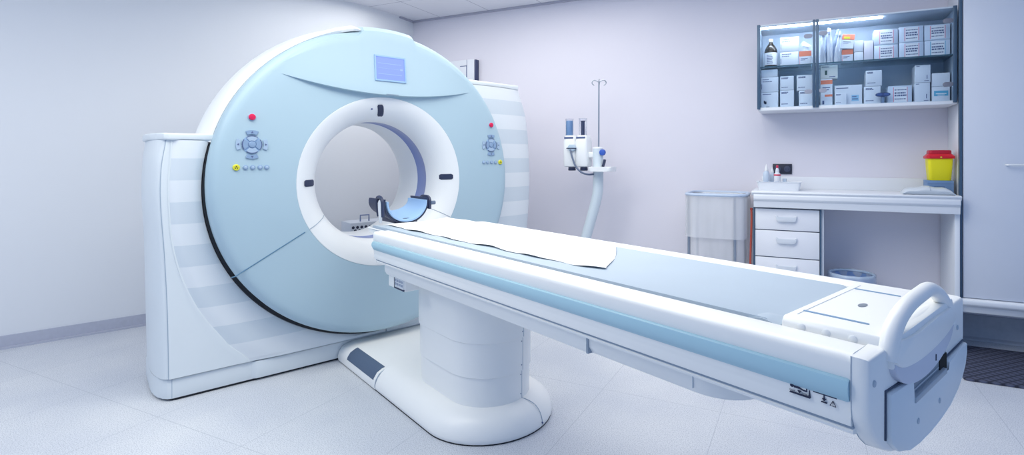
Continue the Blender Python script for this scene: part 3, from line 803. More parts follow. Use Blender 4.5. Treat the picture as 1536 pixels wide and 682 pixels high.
# ================================================================== FURNITURE ALONG THE BACK WALL
YC = -.335                                  # wall cabinet front
cb = thing('wall_cabinet', 'white wall cabinet with blue-grey frame and glass doors full of medicine boxes', 'wall cabinet', (4.16, -.17, 1.615), R)
BACKP = mat('cabinet_back_grey_blue', (206, 220, 234), .5, vary=.02)
b = new(); box(b, 3.555, 4.775, -.004-.012, -.004, 1.615, 2.25); part('back_panel', b, BACKP, cb)
b = new(); box(b, 3.555, 4.775, YC+.004, -.0165, 1.612, 1.637, .002); part('bottom_board', b, LAM, cb)
b = new(); box(b, 3.555, 4.775, YC+.004, -.0165, 2.237, 2.25, .002); part('top_board', b, mat('top_board_grey', (196, 206, 218), .4), cb)
for x in (3.555, 4.763):
    b = new(); box(b, x, x+.012, YC+.004, -.0165, 1.637, 2.237, .001); part('side_panel', b, mat('side_panel_grey', (168, 184, 202), .45), cb)
SHELF = glass('green_edge_glass', (234, 243, 246), .07)
b = new(); box(b, 3.568, 4.762, YC+.02, -.018, 1.936, 1.943, .001); shelf = part('glass_shelf', b, SHELF, cb)
b = new(); box(b, 3.568, 4.762, YC+.018, YC+.0205, 1.936, 1.943); part('shelf_edge', b, mat('glass_edge_teal', (70, 104, 120), .2), shelf)
PANE = glass('door_pane_glass', (246, 250, 253), .035)
for i, (x0, x1) in enumerate(((3.557, 3.940), (3.947, 4.772))):
    b = new(); box(b, x0+.012, x1-.012, YC, YC+.004, 1.634, 2.25); dr = part('glass_door', b, PANE, cb, 'clear glass door')
    posts = ((x0-.008, x0+.014), (x1-.016, x1+.002)) if i == 0 else ((x0-.002, x0+.016), (x1-.022, x1))
    for a, c in posts:
        b = new(); box(b, a, c, YC-.010, YC+.003, 1.622, 2.252, .002); part('door_post', b, POST, dr)
    b = new(); box(b, x0+.014, x1-.016, YC-.004, YC+.004, 2.240, 2.250, .001); part('top_edge', b, mat('edge_pale', (210, 220, 230), .3), dr)
CLIP = mat('grey_clip', (158, 162, 178), .45)
for x0, x1, z0, z1 in ((3.866, 3.922, 2.122, 2.152), (3.964, 4.020, 2.134, 2.164), (3.870, 3.922, 1.722, 1.752), (3.964, 4.016, 1.726, 1.756)):
    b = new(); prism(b, [(x, z) for x, z in rrect(x0, x1, z0, z1, .0145, 5)], 'y', YC-.012, YC-.001, .003, 2); part('door_clip', b, CLIP, cb)
for x0, x1, z0, z1 in ((4.695, 4.75, 2.142, 2.172), (4.695, 4.75, 1.726, 1.756)):
    b = new(); prism(b, rrect(x0, x1, z0, z1, .014, 5), 'y', YC-.012, YC-.001, .003, 2); part('hinge', b, mat('dark_grey_hinge', (118, 122, 136), .45), cb)
b = new(); box(b, 3.575, 4.36, YC+.03, YC+.05, 2.228, 2.2365, .002); part('glow_strip', b, mat('glowing_white_strip', (240, 244, 250), .4, emit=(236, 244, 255), es=26), cb, 'glowing white strip')  # bright front line drawn as a glowing strip, emission raised to brighten the cabinet

# medicine boxes
BOXW = mat('carton_white', (226, 232, 242), .6, vary=.015)
BOXL = mat('carton_pale_blue', (210, 222, 238), .6, vary=.015)
BOXC = mat('carton_cream', (222, 226, 224), .6, vary=.015)
ORA = mat('carton_orange', (238, 140, 112), .55)
PINK = mat('label_pink', (232, 150, 172), .6)
CYAN = mat('label_cyan', (96, 178, 214), .6)
YELL = mat('label_yellow', (228, 222, 60), .6)
GRN = mat('label_dark_green', (62, 92, 92), .6)
LABW = mat('label_white', (238, 241, 246), .6)
GROUP = 'medicine boxes in the wall cabinet'
def carton(x0, x1, z0, z1, label, style='lines', m=BOXW, yf=-.25, dp=.12, tilt=0, name='medicine_box', yaw=0):
    x0 += .0016; x1 -= .0016; z1 -= .0008
    cx = (x0+x1)/2
    b = new(); box(b, x0, x1, yf, yf+dp, z0, z1, .0032, 2)
    o = single(name, b, m, label, 'medicine box', (cx, yf+dp/2, z0), R, GROUP)
    w, hgt = x1-x0, z1-z0
    rnd = random.Random(hash(label) % 1000 if False else int(x0*1000+z0*777))
    def mark(nm, rects, mm, off=.0006):
        bb = new()
        for a, c, d, e in rects: box(bb, x0+a*w, x0+c*w, yf-off, yf+.001, z0+d*hgt, z0+e*hgt)
        part(nm, bb, mm, o)
    if style == 'pharma' or style == 'pharma_cyan':
        mark('printed_label', [(.22, .82, .08, .92)], LABW, .0005)
        c_ = PINK if style == 'pharma' else CYAN
        mark('colour_bar', [(.22, .25, .08, .92), (.79, .82, .08, .92)], c_, .0008)
        r = []
        for k, (zz, h2) in enumerate(((.74, .05), (.54, .09), (.40, .09), (.22, .05))):
            x = .28
            while x < .74:
                l_ = rnd.uniform(.03, .10); r.append((x, min(.77, x+l_), zz, zz+h2)); x += l_+.018
        mark('printed_text', r, INKB, .001)
    elif style == 'lines' or style == 'cornerlines':
        r = []
        for zz in ((.82, .68) if style == 'lines' else (.86, .80, .18)):
            x = .10; xe = rnd.uniform(.4, .6)
            while x < xe:
                l_ = rnd.uniform(.04, .12); r.append((x, x+l_, zz, zz+.05)); x += l_+.02
        if style == 'lines': r.append((.03, .06, .2, .55))
        mark('printed_text', r, INKB)
    elif style == 'orange_top':
        mark('colour_band', [(0, 1, .62, 1)], ORA); mark('printed_text', [(.12, .7, .44, .48), (.12, .5, .34, .38)], INKB)
        mark('tape', [(.03, .06, .05, .55)], PINK)
    elif style == 'orange_two':
        mark('colour_band', [(0, 1, .80, .95), (.35, 1, .34, .42)], ORA); mark('printed_text', [(.15, .8, .66, .69), (.15, .7, .58, .61)], INKB); mark('small_sign', [(.14, .30, .06, .20)], INKB, .0008)
    elif style == 'cyan':
        mark('colour_band', [(.1, .9, .38, .72)], CYAN); mark('printed_text', [(.2, .8, .50, .56), (.3, .7, .42, .46)], LABW, .0009)
    elif style == 'bluebox':
        mark('colour_patch', [(.62, .88, .2, .5)], mat('patch_blue', (150, 196, 226), .6)); mark('printed_text', [(.06, .5, .84, .88), (.64, .85, .28, .33), (.64, .8, .4, .44)], INKB, .0009)
    elif style == 'green_mark':
        mark('dark_patch', [(.24, .38, .28, .62)], GRN); mark('printed_text', [(.5, .85, .1, .16), (.05, .5, .86, .9)], INKB)
    elif style == 'plainmark':
        mark('printed_text', [(.08, .3, .92, .95), (.75, .8, .2, .42), (.6, .9, .08, .11)], INKB)
    elif style == 'stain':
        mark('dark_logo', [(.20, .32, .25, .42), (.16, .24, .30, .48)], INK); mark('printed_text', [(.1, .6, .86, .9), (.3, .5, .06, .1)], INKB)
    if tilt:
        o.rotation_euler = (0, tilt, 0); o.rotation_mode = 'XYZ'
        o.matrix_world = Matrix.Translation(o.location) @ Matrix.Rotation(R.a, 4, 'Z') @ Matrix.Rotation(tilt, 4, 'Y')
    return o
S1, S0 = 1.9432, 1.6372            # shelf and cabinet-floor heights
# upper shelf
carton(3.703, 3.831, S1, 2.052, 'white carton on the glass shelf right of the brown bottle, lower of two', 'lines')
carton(3.703, 3.835, 2.0525, 2.162, 'white carton stacked on top, right of the brown bottle', 'lines')
carton(3.8335, 3.918, S1, 2.046, 'small orange-topped carton beside the middle post, left door', 'orange_top', yf=-.27)
carton(4.112, 4.186, S1, 2.036, 'orange and white carton standing under the tilted orange box', 'orange_top')
carton(4.190, 4.2505, S1, 2.013, 'small white carton right of the orange one, lower of two', 'plain', dp=.10)
carton(4.188, 4.2505, 2.0135, 2.095, 'small white carton on another, right of the tilted orange box', 'plain', dp=.10)
carton(4.2515, 4.3115, S1, 2.088, 'tall plain pinkish white carton left of the six labelled boxes', 'plain', mat('carton_pinkish', (224, 222, 234), .6))
carton(4.3135, 4.459, S1, 2.048, 'labelled box at lower left of the six on the shelf', 'pharma', BOXL)
carton(4.3135, 4.459, 2.0485, 2.157, 'labelled box with pink bars at upper left of the six', 'pharma', BOXL)
carton(4.462, 4.607, S1, 2.053, 'labelled box with pink bars at lower middle of the six', 'pharma', BOXL)
carton(4.462, 4.606, 2.0535, 2.163, 'labelled box with pink bars at upper middle of the six', 'pharma', BOXL)
carton(4.609, 4.755, S1, 2.055, 'labelled box with light blue bars at lower right of the six', 'pharma_cyan', BOXL)
carton(4.608, 4.755, 2.0555, 2.160, 'labelled box with pink bars at upper right of the six', 'pharma', BOXL)
# cabinet floor, left door
carton(3.5685, 3.6925, S0, 1.757, 'white carton with dark logo, bottom of the leftmost stack', 'stain')
carton(3.5685, 3.6925, 1.7575, 1.872, 'white carton in the middle of the leftmost stack', 'lines')
carton(3.5685, 3.689, 1.8725, 1.929, 'flat white carton on top of the leftmost stack', 'plain')
carton(3.703, 3.801, S0, 1.766, 'white carton at bottom of the second stack from left', 'cornerlines')
carton(3.703, 3.800, 1.7665, 1.872, 'white carton on top of the second stack from left', 'cornerlines')
carton(3.832, 3.925, S0, 1.758, 'white carton at bottom of the stack beside the middle post, with dark gap', 'cornerlines')
carton(3.817, 3.925, 1.7585, 1.873, 'white carton on top of the stack beside the middle post', 'cornerlines')
# cabinet floor, right door
carton(3.976, 4.056, S0, 1.835, 'tall white carton with orange bands standing by the middle post', 'orange_two')
carton(3.977, 4.090, 1.8355, 1.932, 'cream carton with dark green patch lying on the orange banded one', 'green_mark', BOXC)
carton(4.067, 4.244, S0, 1.783, 'wide white carton with light blue patch, right of the orange banded one', 'bluebox', yf=-.235)
carton(4.067, 4.143, S0, 1.724, 'small white carton standing in front of the wide one', 'cornerlines', yf=-.28, dp=.04)
carton(4.252, 4.356, S0, 1.764, 'white carton under another, behind the dark blue goggles', 'cornerlines')
carton(4.262, 4.364, 1.7645, 1.876, 'white carton on top of another, above the dark blue goggles', 'cornerlines')
carton(4.396, 4.540, S0, 1.759, 'single labelled box with pink bars on the cabinet floor', 'pharma', BOXL)
carton(4.552, 4.643, S0, 1.772, 'narrow white carton at the bottom, second stack from right', 'plainmark')
carton(4.554, 4.646, 1.7725, 1.892, 'narrow white carton on top, second stack from right', 'plainmark')
carton(4.652, 4.754, S0, 1.741, 'low carton with light blue band at right end, under a plain one', 'cyan')
carton(4.652, 4.754, 1.7415, 1.832, 'plain pale carton on top of the blue banded one at right end', 'plain')
# tilted orange box, leaning on the pouches
def tilted(rects, yf, y1, ang=radians(-7)):
    bb = new()
    for a, c, d, e in rects: box(bb, a, c, yf, y1, d, e, .001, 1)
    bmesh.ops.transform(bb, matrix=Matrix.Translation((4.185, 0, 2.0365)) @ Matrix.Rotation(-ang, 4, 'Y') @ Matrix.Translation((-4.185, 0, -2.0365)), verts=bb.verts)
    return bb
o = single('medicine_box', tilted([(4.105, 4.185, 2.0365, 2.138)], -.262, -.17), BOXW, 'tilted orange-topped box with yellow sticker leaning beside the pouches', 'medicine box', (4.145, -.21, 2.0365), R, GROUP)
part('colour_band', tilted([(4.1055, 4.1845, 2.098, 2.1375)], -.2632, -.26), ORA, o, 'orange band')
part('sticker', tilted([(4.118, 4.156, 2.104, 2.120)], -.2642, -.26), YELL, o, 'yellow sticker')
part('printed_text', tilted([(4.115, 4.165, 2.082, 2.085), (4.115, 4.15, 2.072, 2.075)], -.2634, -.26), INKB, o)
# brown bottle
bt = thing('brown_bottle', 'dark brown glass bottle with white label at left end of the shelf', 'bottle', (3.638, -.21, S1), R)
b = new(); lathe(b, [(.040, S1), (.045, S1+.004), (.046, S1+.02), (.046, S1+.125), (.043, S1+.142), (.032, S1+.165), (.017, S1+.186), (.0135, S1+.195), (.0135, S1+.208)], 3.638, -.21); part('bottle_body', b, mat('brown_glass', (52, 46, 40), .12), bt)
b = new(); lathe(b, [(.0465, S1+.02), (.0467, S1+.022), (.0467, S1+.112), (.0465, S1+.114)], 3.638, -.21); lb = part('paper_label', b, LABW, bt)
b = new()
for k in range(6): box(b, 3.612, 3.655-.004*(k % 3), -.2572, -.2480, S1+.032+.012*k, S1+.036+.012*k)
part('printed_text', b, INKB, lb)
b = new(); lathe(b, [(.0155, S1+.200), (.0158, S1+.202), (.0158, S1+.220), (.012, S1+.223)], 3.638, -.21, 20); part('screw_cap', b, mat('cap_tan', (206, 200, 190), .5), bt)
# clear pouch leaning on small carton + row of sterile pouches
FILM = film('cloudy_pouch_film', (214, 222, 234), .7, .3)
b = new(); rg = []
for i in range(9):
    t = i/8; x = 3.842 + .074*t; th = .008 + .02*sin(pi*t)
    zt = 2.047 + .078*(1-.5*abs(t-.25)*1.3)
    rg.append([(x, -.235-th/2, 2.0468), (x, -.235-th, 2.047+(zt-2.047)*.5), (x+.005, -.235, zt), (x, -.235+th, 2.047+(zt-2.047)*.5), (x, -.235+th/2, 2.0468)])
loft(b, rg); single('plastic_pouch', b, FILM, 'crumpled clear plastic pouch on the small orange-topped carton', 'pouch', (3.88, -.235, 2.0468), R)
POU = mat('pouch_pale_grey', (206, 214, 226), .4, vary=.06, scale=40)
PO = [(3.985, 3.978, .245), (4.0, 3.990, .20), (4.015, 4.003, .235), (4.03, 4.022, .262), (4.045, 4.045, .24), (4.06, 4.068, .265), (4.075, 4.088, .23), (4.09, 4.098, .15)]
POUS = [POU, mat('pouch_white', (226, 231, 238), .35, vary=.05, scale=40), mat('pouch_blue_grey', (140, 156, 184), .4, vary=.06, scale=40)]
for i, (xb, xt, h_) in enumerate(PO):
    b = new(); rg = []; yb_ = -.275 + .034*(i % 3); bend = (.018, -.006, .024, .010, -.012, .022, .016, .028)[i]
    def cen(t): return xb + (xt-xb)*t + bend*t*t*1.1
    for k in range(11):
        t = k/10; z = S1 + h_*t*.96
        w = .0125*(1-.25*t**3)*(1+.18*sin(6*t+i)); th = .004+.0095*sin(pi*min(1, t+.12))*(.9 if t < .9 else .35)
        rg.append([(cen(t)+w*cos(u), yb_+th*sin(u)+.003*sin(9*t+i), z+.004*cos(u)*((i % 3)-1)*(t > .85)) for u in [2*pi*j/12 for j in range(12)]])
    loft(b, rg); o = single('sterile_pouch', b, POUS[i % 3], 'upright wrapped sterile pouch in the bunch behind the middle post', 'pouch', (xb, yb_, S1), R, 'wrapped pouches standing in a bunch')
    b = new(); x = cen(.86)
    box(b, x-.008, x+.008, yb_-.0115, yb_-.003, S1+h_*.78, S1+h_*.86, .001, 1); part('seal_strip', b, mat('seal_grey', (150, 160, 182), .5), o)
# goggles
gg = thing('goggles', 'dark blue oval goggles hanging in front of the cabinet cartons', 'goggles', (4.362, -.29, S0), R)
b = new(); prism(b, [(4.362+.045*cos(t), 1.6975+.016*sin(t)*(1+.15*cos(2*t))) for t in [2*pi*i/28 for i in range(28)]], 'y', -.302, -.282, .005, 2); gf = part('goggle_frame', b, mat('dark_blue_plastic', (58, 74, 124), .35), gg)
for s in (-1, 1):
    b = new(); prism(b, [(4.362+s*.021+.017*cos(t), 1.6975+.0095*sin(t)) for t in [2*pi*i/18 for i in range(18)]], 'y', -.3045, -.3005, .001, 1); part('lens', b, mat('dark_lens', (84, 104, 158), .1), gf)
b = new(); box(b, 4.352, 4.372, -.296, -.286, S0, 1.687, .002); part('stand', b, mat('clear_stand', (120, 140, 170), .3), gg)

# ---- tall cabinet at right
tc_ = thing('tall_cabinet', 'tall white cupboard with dark edge strip hung off the floor at right', 'cupboard', (5.6, -.18, .262), R)
b = new(); box(b, 4.792, 6.2, -.352, -.002, .362, 2.40, .002); part('carcass', b, LAM, tc_)
b = new(); box(b, 4.797, 5.49, -.372, -.353, .364, 2.398, .002); dr = part('cupboard_door', b, mat('door_laminate', (216, 222, 234), .38, vary=.01), tc_)
b = new(); tube(b, [(5.015, -.373, 1.216), (5.015, -.394, 1.216), (5.02, -.398, 1.216), (5.14, -.398, 1.216), (5.145, -.394, 1.216), (5.145, -.373, 1.216)], .006, 8); part('door_handle', b, WHITE, dr)
b = new(); box(b, 5.494, 6.19, -.372, -.353, .364, 2.398, .002); part('cupboard_door', b, MATS['door_laminate'], tc_)
b = new(); box(b, 4.776, 4.7915, -.375, -.345, .30, 2.405, .001); part('edge_strip', b, POST, tc_)
b = new(); prism(b, [(-.352, .361), (-.383, .357), (-.392, .345), (-.392, .325), (-.382, .312), (-.372, .308), (-.368, .27), (-.35, .262), (-.02, .262), (-.02, .361)], 'x', 4.778, 6.2, .002, 1); part('bottom_moulding', b, LAM, tc_)

# ---- worktop and drawer unit
wt = thing('worktop', 'long white worktop with rounded front edge and upstand along the wall', 'worktop', (4.14, -.2, .9), R)
b = new(); prism(b, [(-.003, .985), (-.003, 1.018), (-.44, 1.018), (-.452, 1.013), (-.452, 1.004), (-.444, .999), (-.438, .985)], 'x', 3.518, 4.7735, .002, 1); part('top_board', b, LAM, wt)
b = new(); prism(b, [(-.40, .998), (-.442, .998), (-.449, .985), (-.449, .962), (-.441, .950), (-.434, .945), (-.434, .900), (-.40, .900)], 'x', 3.532, 4.768, .002, 2); part('front_rail', b, LAM, wt)
b = new(); box(b, 3.56, 4.773, -.022, -.003, 1.018, 1.112, .002); part('upstand', b, LAM, wt)
b = new(); box(b, 3.532, 4.77, -.40, -.02, .955, .985); part('underside_frame', b, LAM, wt)
b = new(); box(b, 4.745, 4.7735, -.40, -.01, .0, .955, .002); part('end_panel', b, LAM, wt)
du = thing('drawer_unit', 'white drawer unit with dark edge strips under left end of the worktop', 'drawer unit', (3.755, -.2, 0), R)
b = new(); box(b, 3.536, 3.995, -.382, -.01, .08, .894, .002); part('carcass', b, LAM, du)
b = new(); box(b, 3.55, 3.98, -.34, -.03, 0, .08); part('plinth', b, mat('plinth_grey', (120, 130, 146), .6), du)
for x in (3.527, 3.968):
    b = new(); box(b, x, x+.011, -.405, -.375, .08, .896, .001); part('edge_strip', b, POST, du)
for z0, z1 in ((.737, .888), (.541, .730), (.325, .534), (.10, .318)):
    b = new(); box(b, 3.541, 3.966, -.402, -.383, z0, z1, .002); d_ = part('drawer_front', b, mat('drawer_laminate', (238, 240, 246), .35, vary=.008), du)
    zh = z1-.066; b = new(); prism(b, [(3.680, zh+.020), (3.686, zh-.012), (3.700, zh-.024), (3.802, zh-.024), (3.816, zh-.012), (3.822, zh+.020), (3.812, zh+.020), (3.806, zh+.008), (3.696, zh+.008), (3.690, zh+.020)], 'y', -.4015, -.422, .004, 2); part('drawer_handle', b, mat('handle_pale', (222, 228, 236), .3), d_)
b = new(); box(b, 3.54, 3.967, -.386, -.381, .09, .892); part('drawer_gap', b, mat('gap_blue_grey', (84, 100, 128), .7), du)

# ---- things on the worktop
ty = thing('white_tray', 'shallow white plastic tray at left end of the worktop', 'tray', (3.70, -.22, 1.0185), R)
b = new()
def trayring(k, z, d=0): return [(3.697+(x-3.697)*k, -.225+(y+.225)*k, z) for x, y in rrect(3.545, 3.85, -.34, -.11, .02, 4)]
loft(b, [trayring(.90, 1.0185), trayring(.96, 1.05), trayring(.985, 1.076), trayring(1.03, 1.080), trayring(1.03, 1.083), trayring(.965, 1.080), trayring(.93, 1.04), trayring(.87, 1.0225)]); part('tray_body', b, LAM, ty)
def squeeze(name, x, y, label, capm, ringm, bodym, h=.125, r=.023):
    o = thing(name, label, 'bottle', (x, y, 1.0227), R, 'squeeze bottles in the white tray'); z = 1.0227
    hb = h*.66
    b = new(); lathe(b, [(r*.9, z), (r, z+.004), (r, z+hb*.6), (r*.98, z+hb), (r*.62, z+hb+.012), (r*.5, z+hb+.018)], x, y, 20); bd = part('bottle_body', b, bodym, o)
    b = new(); lathe(b, [(r*.58, z+hb+.016), (r*.6, z+hb+.02), (r*.5, z+hb+.034), (r*.22, z+h-.005), (r*.18, z+h), (.001, z+h+.002)], x, y, 16); part('nozzle', b, capm, o)
    if ringm:
        b = new(); lathe(b, [(r*1.03, z+hb*.90), (r*1.05, z+hb*.91), (r*1.05, z+hb*.98), (r*1.0, z+hb)], x, y, 20); part('collar', b, ringm, o, 'red collar')
        b = new(); lathe(b, [(r*.34, z+h-.012), (r*.36, z+h-.01), (r*.34, z+h+.006), (r*.2, z+h+.010)], x, y, 14); part('tip_cap', b, ringm, o, 'red cap')
    b = new()
    for k in range(4): box(b, x-r*.6, x+r*.5, y-r*1.02, y-r*.6, z+.016+.013*k, z+.019+.013*k)
    part('label_print', b, mat('print_blue', (120, 156, 196), .6), bd)
BOT = mat('bottle_pale_blue', (196, 212, 230), .35); BOTW = mat('bottle_white', (228, 232, 240), .4)
squeeze('squeeze_bottle', 3.606, -.21, 'pale blue bottle with white nozzle, left in the white tray', WHITE, None, BOT, .185, .024)
squeeze('squeeze_bottle', 3.645, -.16, 'pale bottle half hidden behind, between the other two tray bottles', WHITE, None, BOT, .165, .018)
squeeze('squeeze_bottle', 3.684, -.23, 'white bottle with red collar and red tip in the tray', BOTW, mat('cap_red', (216, 60, 92), .4), BOTW, .172, .024)
vc = new(); lathe(vc, [(.012, 1.0227), (.014, 1.026), (.015, 1.10), (.0155, 1.104), (.013, 1.104), (.012, 1.03)], 3.735, -.22, 16)
single('clear_cup', vc, glass('clear_plastic', (244, 248, 252), .04), 'small clear plastic cup beside the red-capped bottle', 'cup', (3.735, -.22, 1.0227), R)
sk = thing('wall_socket', 'black double wall socket behind the tray bottles', 'socket', (3.71, -.006, 1.132), R)
b = new(); box(b, 3.641, 3.782, -.011, -.001, 1.132, 1.212, .003); part('socket_plate', b, mat('socket_black', (40, 44, 62), .4), sk)
for x in (3.677, 3.747):
    b = new(); disc_y(b, x, 1.172, .024, -.0105, .003, 22); so = part('socket_face', b, mat('socket_inner', (66, 72, 96), .35), sk)
    b = new(); [disc_y(b, x+d, 1.172, .003, -.0134, .001, 8) for d in (-.009, .009)]; part('pin_hole', b, DARK, so)
fb = new(); box(fb, 4.622, 4.770, -.27, -.14, 1.0186, 1.108, .004)
fo = single('blue_box', fb, mat('blue_grey_card', (110, 142, 184), .55), 'blue-grey flat box under the yellow sharps bin', 'box', (4.696, -.22, 1.0186), R)
b = new(); box(b, 4.6235, 4.7685, -.2708, -.2695, 1.086, 1.0875); box(b, 4.66, 4.72, -.2708, -.2695, 1.045, 1.07); part('lid_seam', b, mat('blue_grey_dark', (90, 118, 158), .6), fo)
pk = new(); rg = []
for i in range(15):
    t = i/14; x = 4.462 + .285*t; e = sin(pi*min(1, max(0, t*1.0)))**.35 if 0 < t < 1 else .25
    hh = .054*e + .004*sin(t*17); w = .075*(.8+.2*e)
    rg.append([(x, -.36+w*cos(u)*(1 if abs(cos(u)) < .8 else .96), 1.0192+hh*.5+hh*.5*(sin(u) if sin(u) > -.6 else -1)*1.0) for u in [2*pi*j/16 for j in range(16)]])
loft(pk, rg)
po = single('folded_pack', pk, mat('grey_film_pack', (206, 214, 222), .35, vary=.05, scale=25, bump=.2), 'flat grey-white wrapped pack on the worktop before the yellow bin', 'pack', (4.6, -.36, 1.0192), R, angle=60)
b = new(); tube(b, [(4.61, -.438, 1.05), (4.612, -.40, 1.0745), (4.614, -.33, 1.0755), (4.616, -.29, 1.062)], .0016, 5); part('pack_seam', b, SEAM, po)
sh = thing('sharps_bin', 'yellow sharps container with red lid on the blue-grey box', 'sharps container', (4.697, -.215, 1.1085), R)
def sq(hw, hd, z, r=.02): return [(4.697+x, -.215+y, z) for x, y in rrect(-hw, hw, -hd, hd, r, 4)]
b = new(); loft(b, [sq(.060, .05, 1.1085), sq(.062, .052, 1.112), sq(.068, .058, 1.20), sq(.071, .061, 1.262)]); part('bin_body', b, mat('yellow_plastic', (236, 226, 20), .4, vary=.02), sh)
b = new(); loft(b, [sq(.078, .067, 1.255), sq(.080, .069, 1.258), sq(.080, .069, 1.270), sq(.070, .060, 1.282), sq(.066, .056, 1.286)]); ld = part('bin_lid', b, mat('red_plastic', (214, 30, 48), .38, vary=.02), sh, 'red lid')
b = new(); loft(b, [sq(.062, .052, 1.284), sq(.064, .054, 1.288), sq(.063, .053, 1.308), sq(.058, .048, 1.312)]); part('lid_flap', b, mat('dark_red_plastic', (190, 24, 50), .38), ld)
b = new(); disc_y(b, 4.697, 1.264, .005, -.284, .003, 10); part('lid_pin', b, YEL, ld)
b = new(); box(b, 4.66, 4.734, -.2785, -.2735, 1.248, 1.254, .002); part('body_rib', b, MATS['yellow_plastic'], sh)

# ---- laundry stand with clear bag
ls = thing('laundry_stand', 'metal bag stand with cloudy white liner left of the drawers', 'bag stand', (3.25, -.3, 0), R)
X0, X1, Y0, Y1, ZT = 3.035, 3.472, -.46, -.06, .975
b = new(); tube(b, [(x, y, ZT-.008) for x, y in rrect(X0, X1, Y0, Y1, .10, 6)], .011, 8, closed=True); part('top_ring', b, STEEL, ls)
for x, y in ((X0+.02, Y0+.06), (X1-.07, Y0+.005), (X0+.03, Y1-.04), (X1-.03, Y1-.04)):
    b = new(); tube(b, [(x, y, 0.02), (x, y, ZT-.01)], .011, 10); lg = part('leg', b, STEEL, ls)
    b = new(); lathe(b, [(.014, 0), (.016, .004), (.014, .022)], x, y, 12); part('rubber_foot', b, DARK, lg)
b = new(); tube(b, [(x, y, .14) for x, y in rrect(X0+.02, X1-.02, Y0+.03, Y1-.02, .08, 5)], .007, 8, closed=True); part('lower_ring', b, STEEL, ls)
BAGF = film('cloudy_bag_film', (232, 234, 240), .5, .3)
b = new(); tube(b, [(x, y, ZT+.004) for x, y in rrect(X0-.004, X1+.004, Y0-.004, Y1+.004, .10, 6)], .0125, 8, closed=True); part('rolled_rim', b, mat('rim_pale_blue', (186, 202, 224), .4), ls)
def ringp(x0, x1, y0, y1, r, z, wob=0, ph=0): return [(x + wob*sin(7*i*.9+ph), y + wob*cos(5*i*.8+ph), z) for i, (x, y) in enumerate(rrect(x0, x1, y0, y1, r, 7))]
b = new(); loft(b, [ringp(X0-.012, X1+.012, Y0-.012, Y1+.012, .105, z, w, p) for z, w, p in ((ZT+.004, 0, 0), (ZT-.03, .002, 1), (.85, .003, 2), (.74, .004, 2.4), (.665, .004, 2.8), (.655, .005, 3))], cap=False)
bag = part('folded_cuff', b, BAGF, ls, 'cloudy plastic cuff folded over the rim', 60)
b = new(); loft(b, [ringp(X0+.014, X1-.014, Y0+.014, Y1-.014, .09, z, w, p) for z, w, p in ((ZT+.004, 0, 0), (.9, .003, 0), (.6, .006, 1), (.35, .009, 1.5), (.2, .01, 2), (.16, .008, 2))], cap=False)
b.faces.new([v for v in b.verts][-32:]) if False else None
part('bag_liner', b, BAGF, ls, 'cloudy plastic bag', 60)
b = new(); tube(b, smooth_path([(3.512, -.388, .88), (3.514, -.39, .82), (3.512, -.39, .72), (3.508, -.39, .6), (3.505, -.39, .45), (3.504, -.39, .2), (3.504, -.39, .012)]), .0075, 8)
ho = single('red_hose', b, mat('red_rubber', (186, 84, 70), .45), 'thin red hose hanging beside the drawer unit', 'hose', (3.508, -.39, 0), R)
b = new(); tube(b, [(3.512, -.388, .872), (3.512, -.388, .888)], .010, 8); part('hose_end', b, mat('hose_end_red', (170, 70, 60), .5), ho)

# ---- waste bin under the worktop
wb = thing('waste_bin', 'round blue waste bin with clear liner under the worktop', 'waste bin', (4.175, -.25, 0), R)
bx, by = 4.175, -.25
b = new(); lathe(b, [(.105, 0.0), (.11, .006), (.138, .40), (.14, .425), (.136, .425), (.13, .39), (.105, .02), (.05, .015)], bx, by, 40); part('bin_body', b, mat('blue_bin_plastic', (128, 160, 212), .4), wb)
b = new(); tube(b, [(bx+.140*cos(t), by+.140*sin(t), .43) for t in [2*pi*i/40 for i in range(40)]], .009, 8, closed=True); part('bin_rim', b, mat('bin_rim_pale', (186, 208, 232), .35), wb)
b = new(); rg = []
for r, z in ((.128, .30), (.133, .42), (.142, .443), (.152, .436), (.155, .40), (.152, .35)):
    rg.append([(bx+(r+.004*sin(9*t+z*30))*cos(t), by+(r+.004*sin(9*t+z*30))*sin(t), z+.006*sin(5*t)*(z < .36)) for t in [2*pi*i/48 for i in range(48)]])
loft(b, rg, cap=False); part('liner', b, film('liner_film', (214, 228, 244), .42, .25), wb, 'clear plastic liner', 60)

# ---- floor mat
def mat_mat():
    m = bpy.data.materials.new('ribbed_dark_mat'); m.use_nodes = True; nt = m.node_tree; b = nt.nodes['Principled BSDF']; N = nt.nodes.new; L = nt.links.new
    tc = N('ShaderNodeTexCoord'); mp = N('ShaderNodeMapping'); mp.inputs['Rotation'].default_value = (0, 0, radians(45)); L(tc.outputs['Object'], mp.inputs[0])
    ck = N('ShaderNodeTexVoronoi'); ck.feature = 'F1'; ck.distance = 'CHEBYCHEV'; ck.inputs['Scale'].default_value = 24; ck.inputs['Randomness'].default_value = 0; L(mp.outputs[0], ck.inputs['Vector'])
    r = N('ShaderNodeValToRGB'); r.color_ramp.elements[0].color = srgb(92, 98, 124); r.color_ramp.elements[1].color = srgb(28, 31, 46); r.color_ramp.elements[0].position = .15; r.color_ramp.elements[1].position = .5
    L(ck.outputs['Distance'], r.inputs[0]); L(r.outputs[0], b.inputs['Base Color']); b.inputs['Roughness'].default_value = .85
    bp = N('ShaderNodeBump'); bp.inputs['Strength'].default_value = .8; bp.inputs['Distance'].default_value = .006; bp.invert = True; L(ck.outputs['Distance'], bp.inputs['Height']); L(bp.outputs[0], b.inputs['Normal']); return m
b = new(); prism(b, rrect(4.69, 5.6, -.868, -.212, .02, 3), 'z', 0.0, .012, .003, 2)
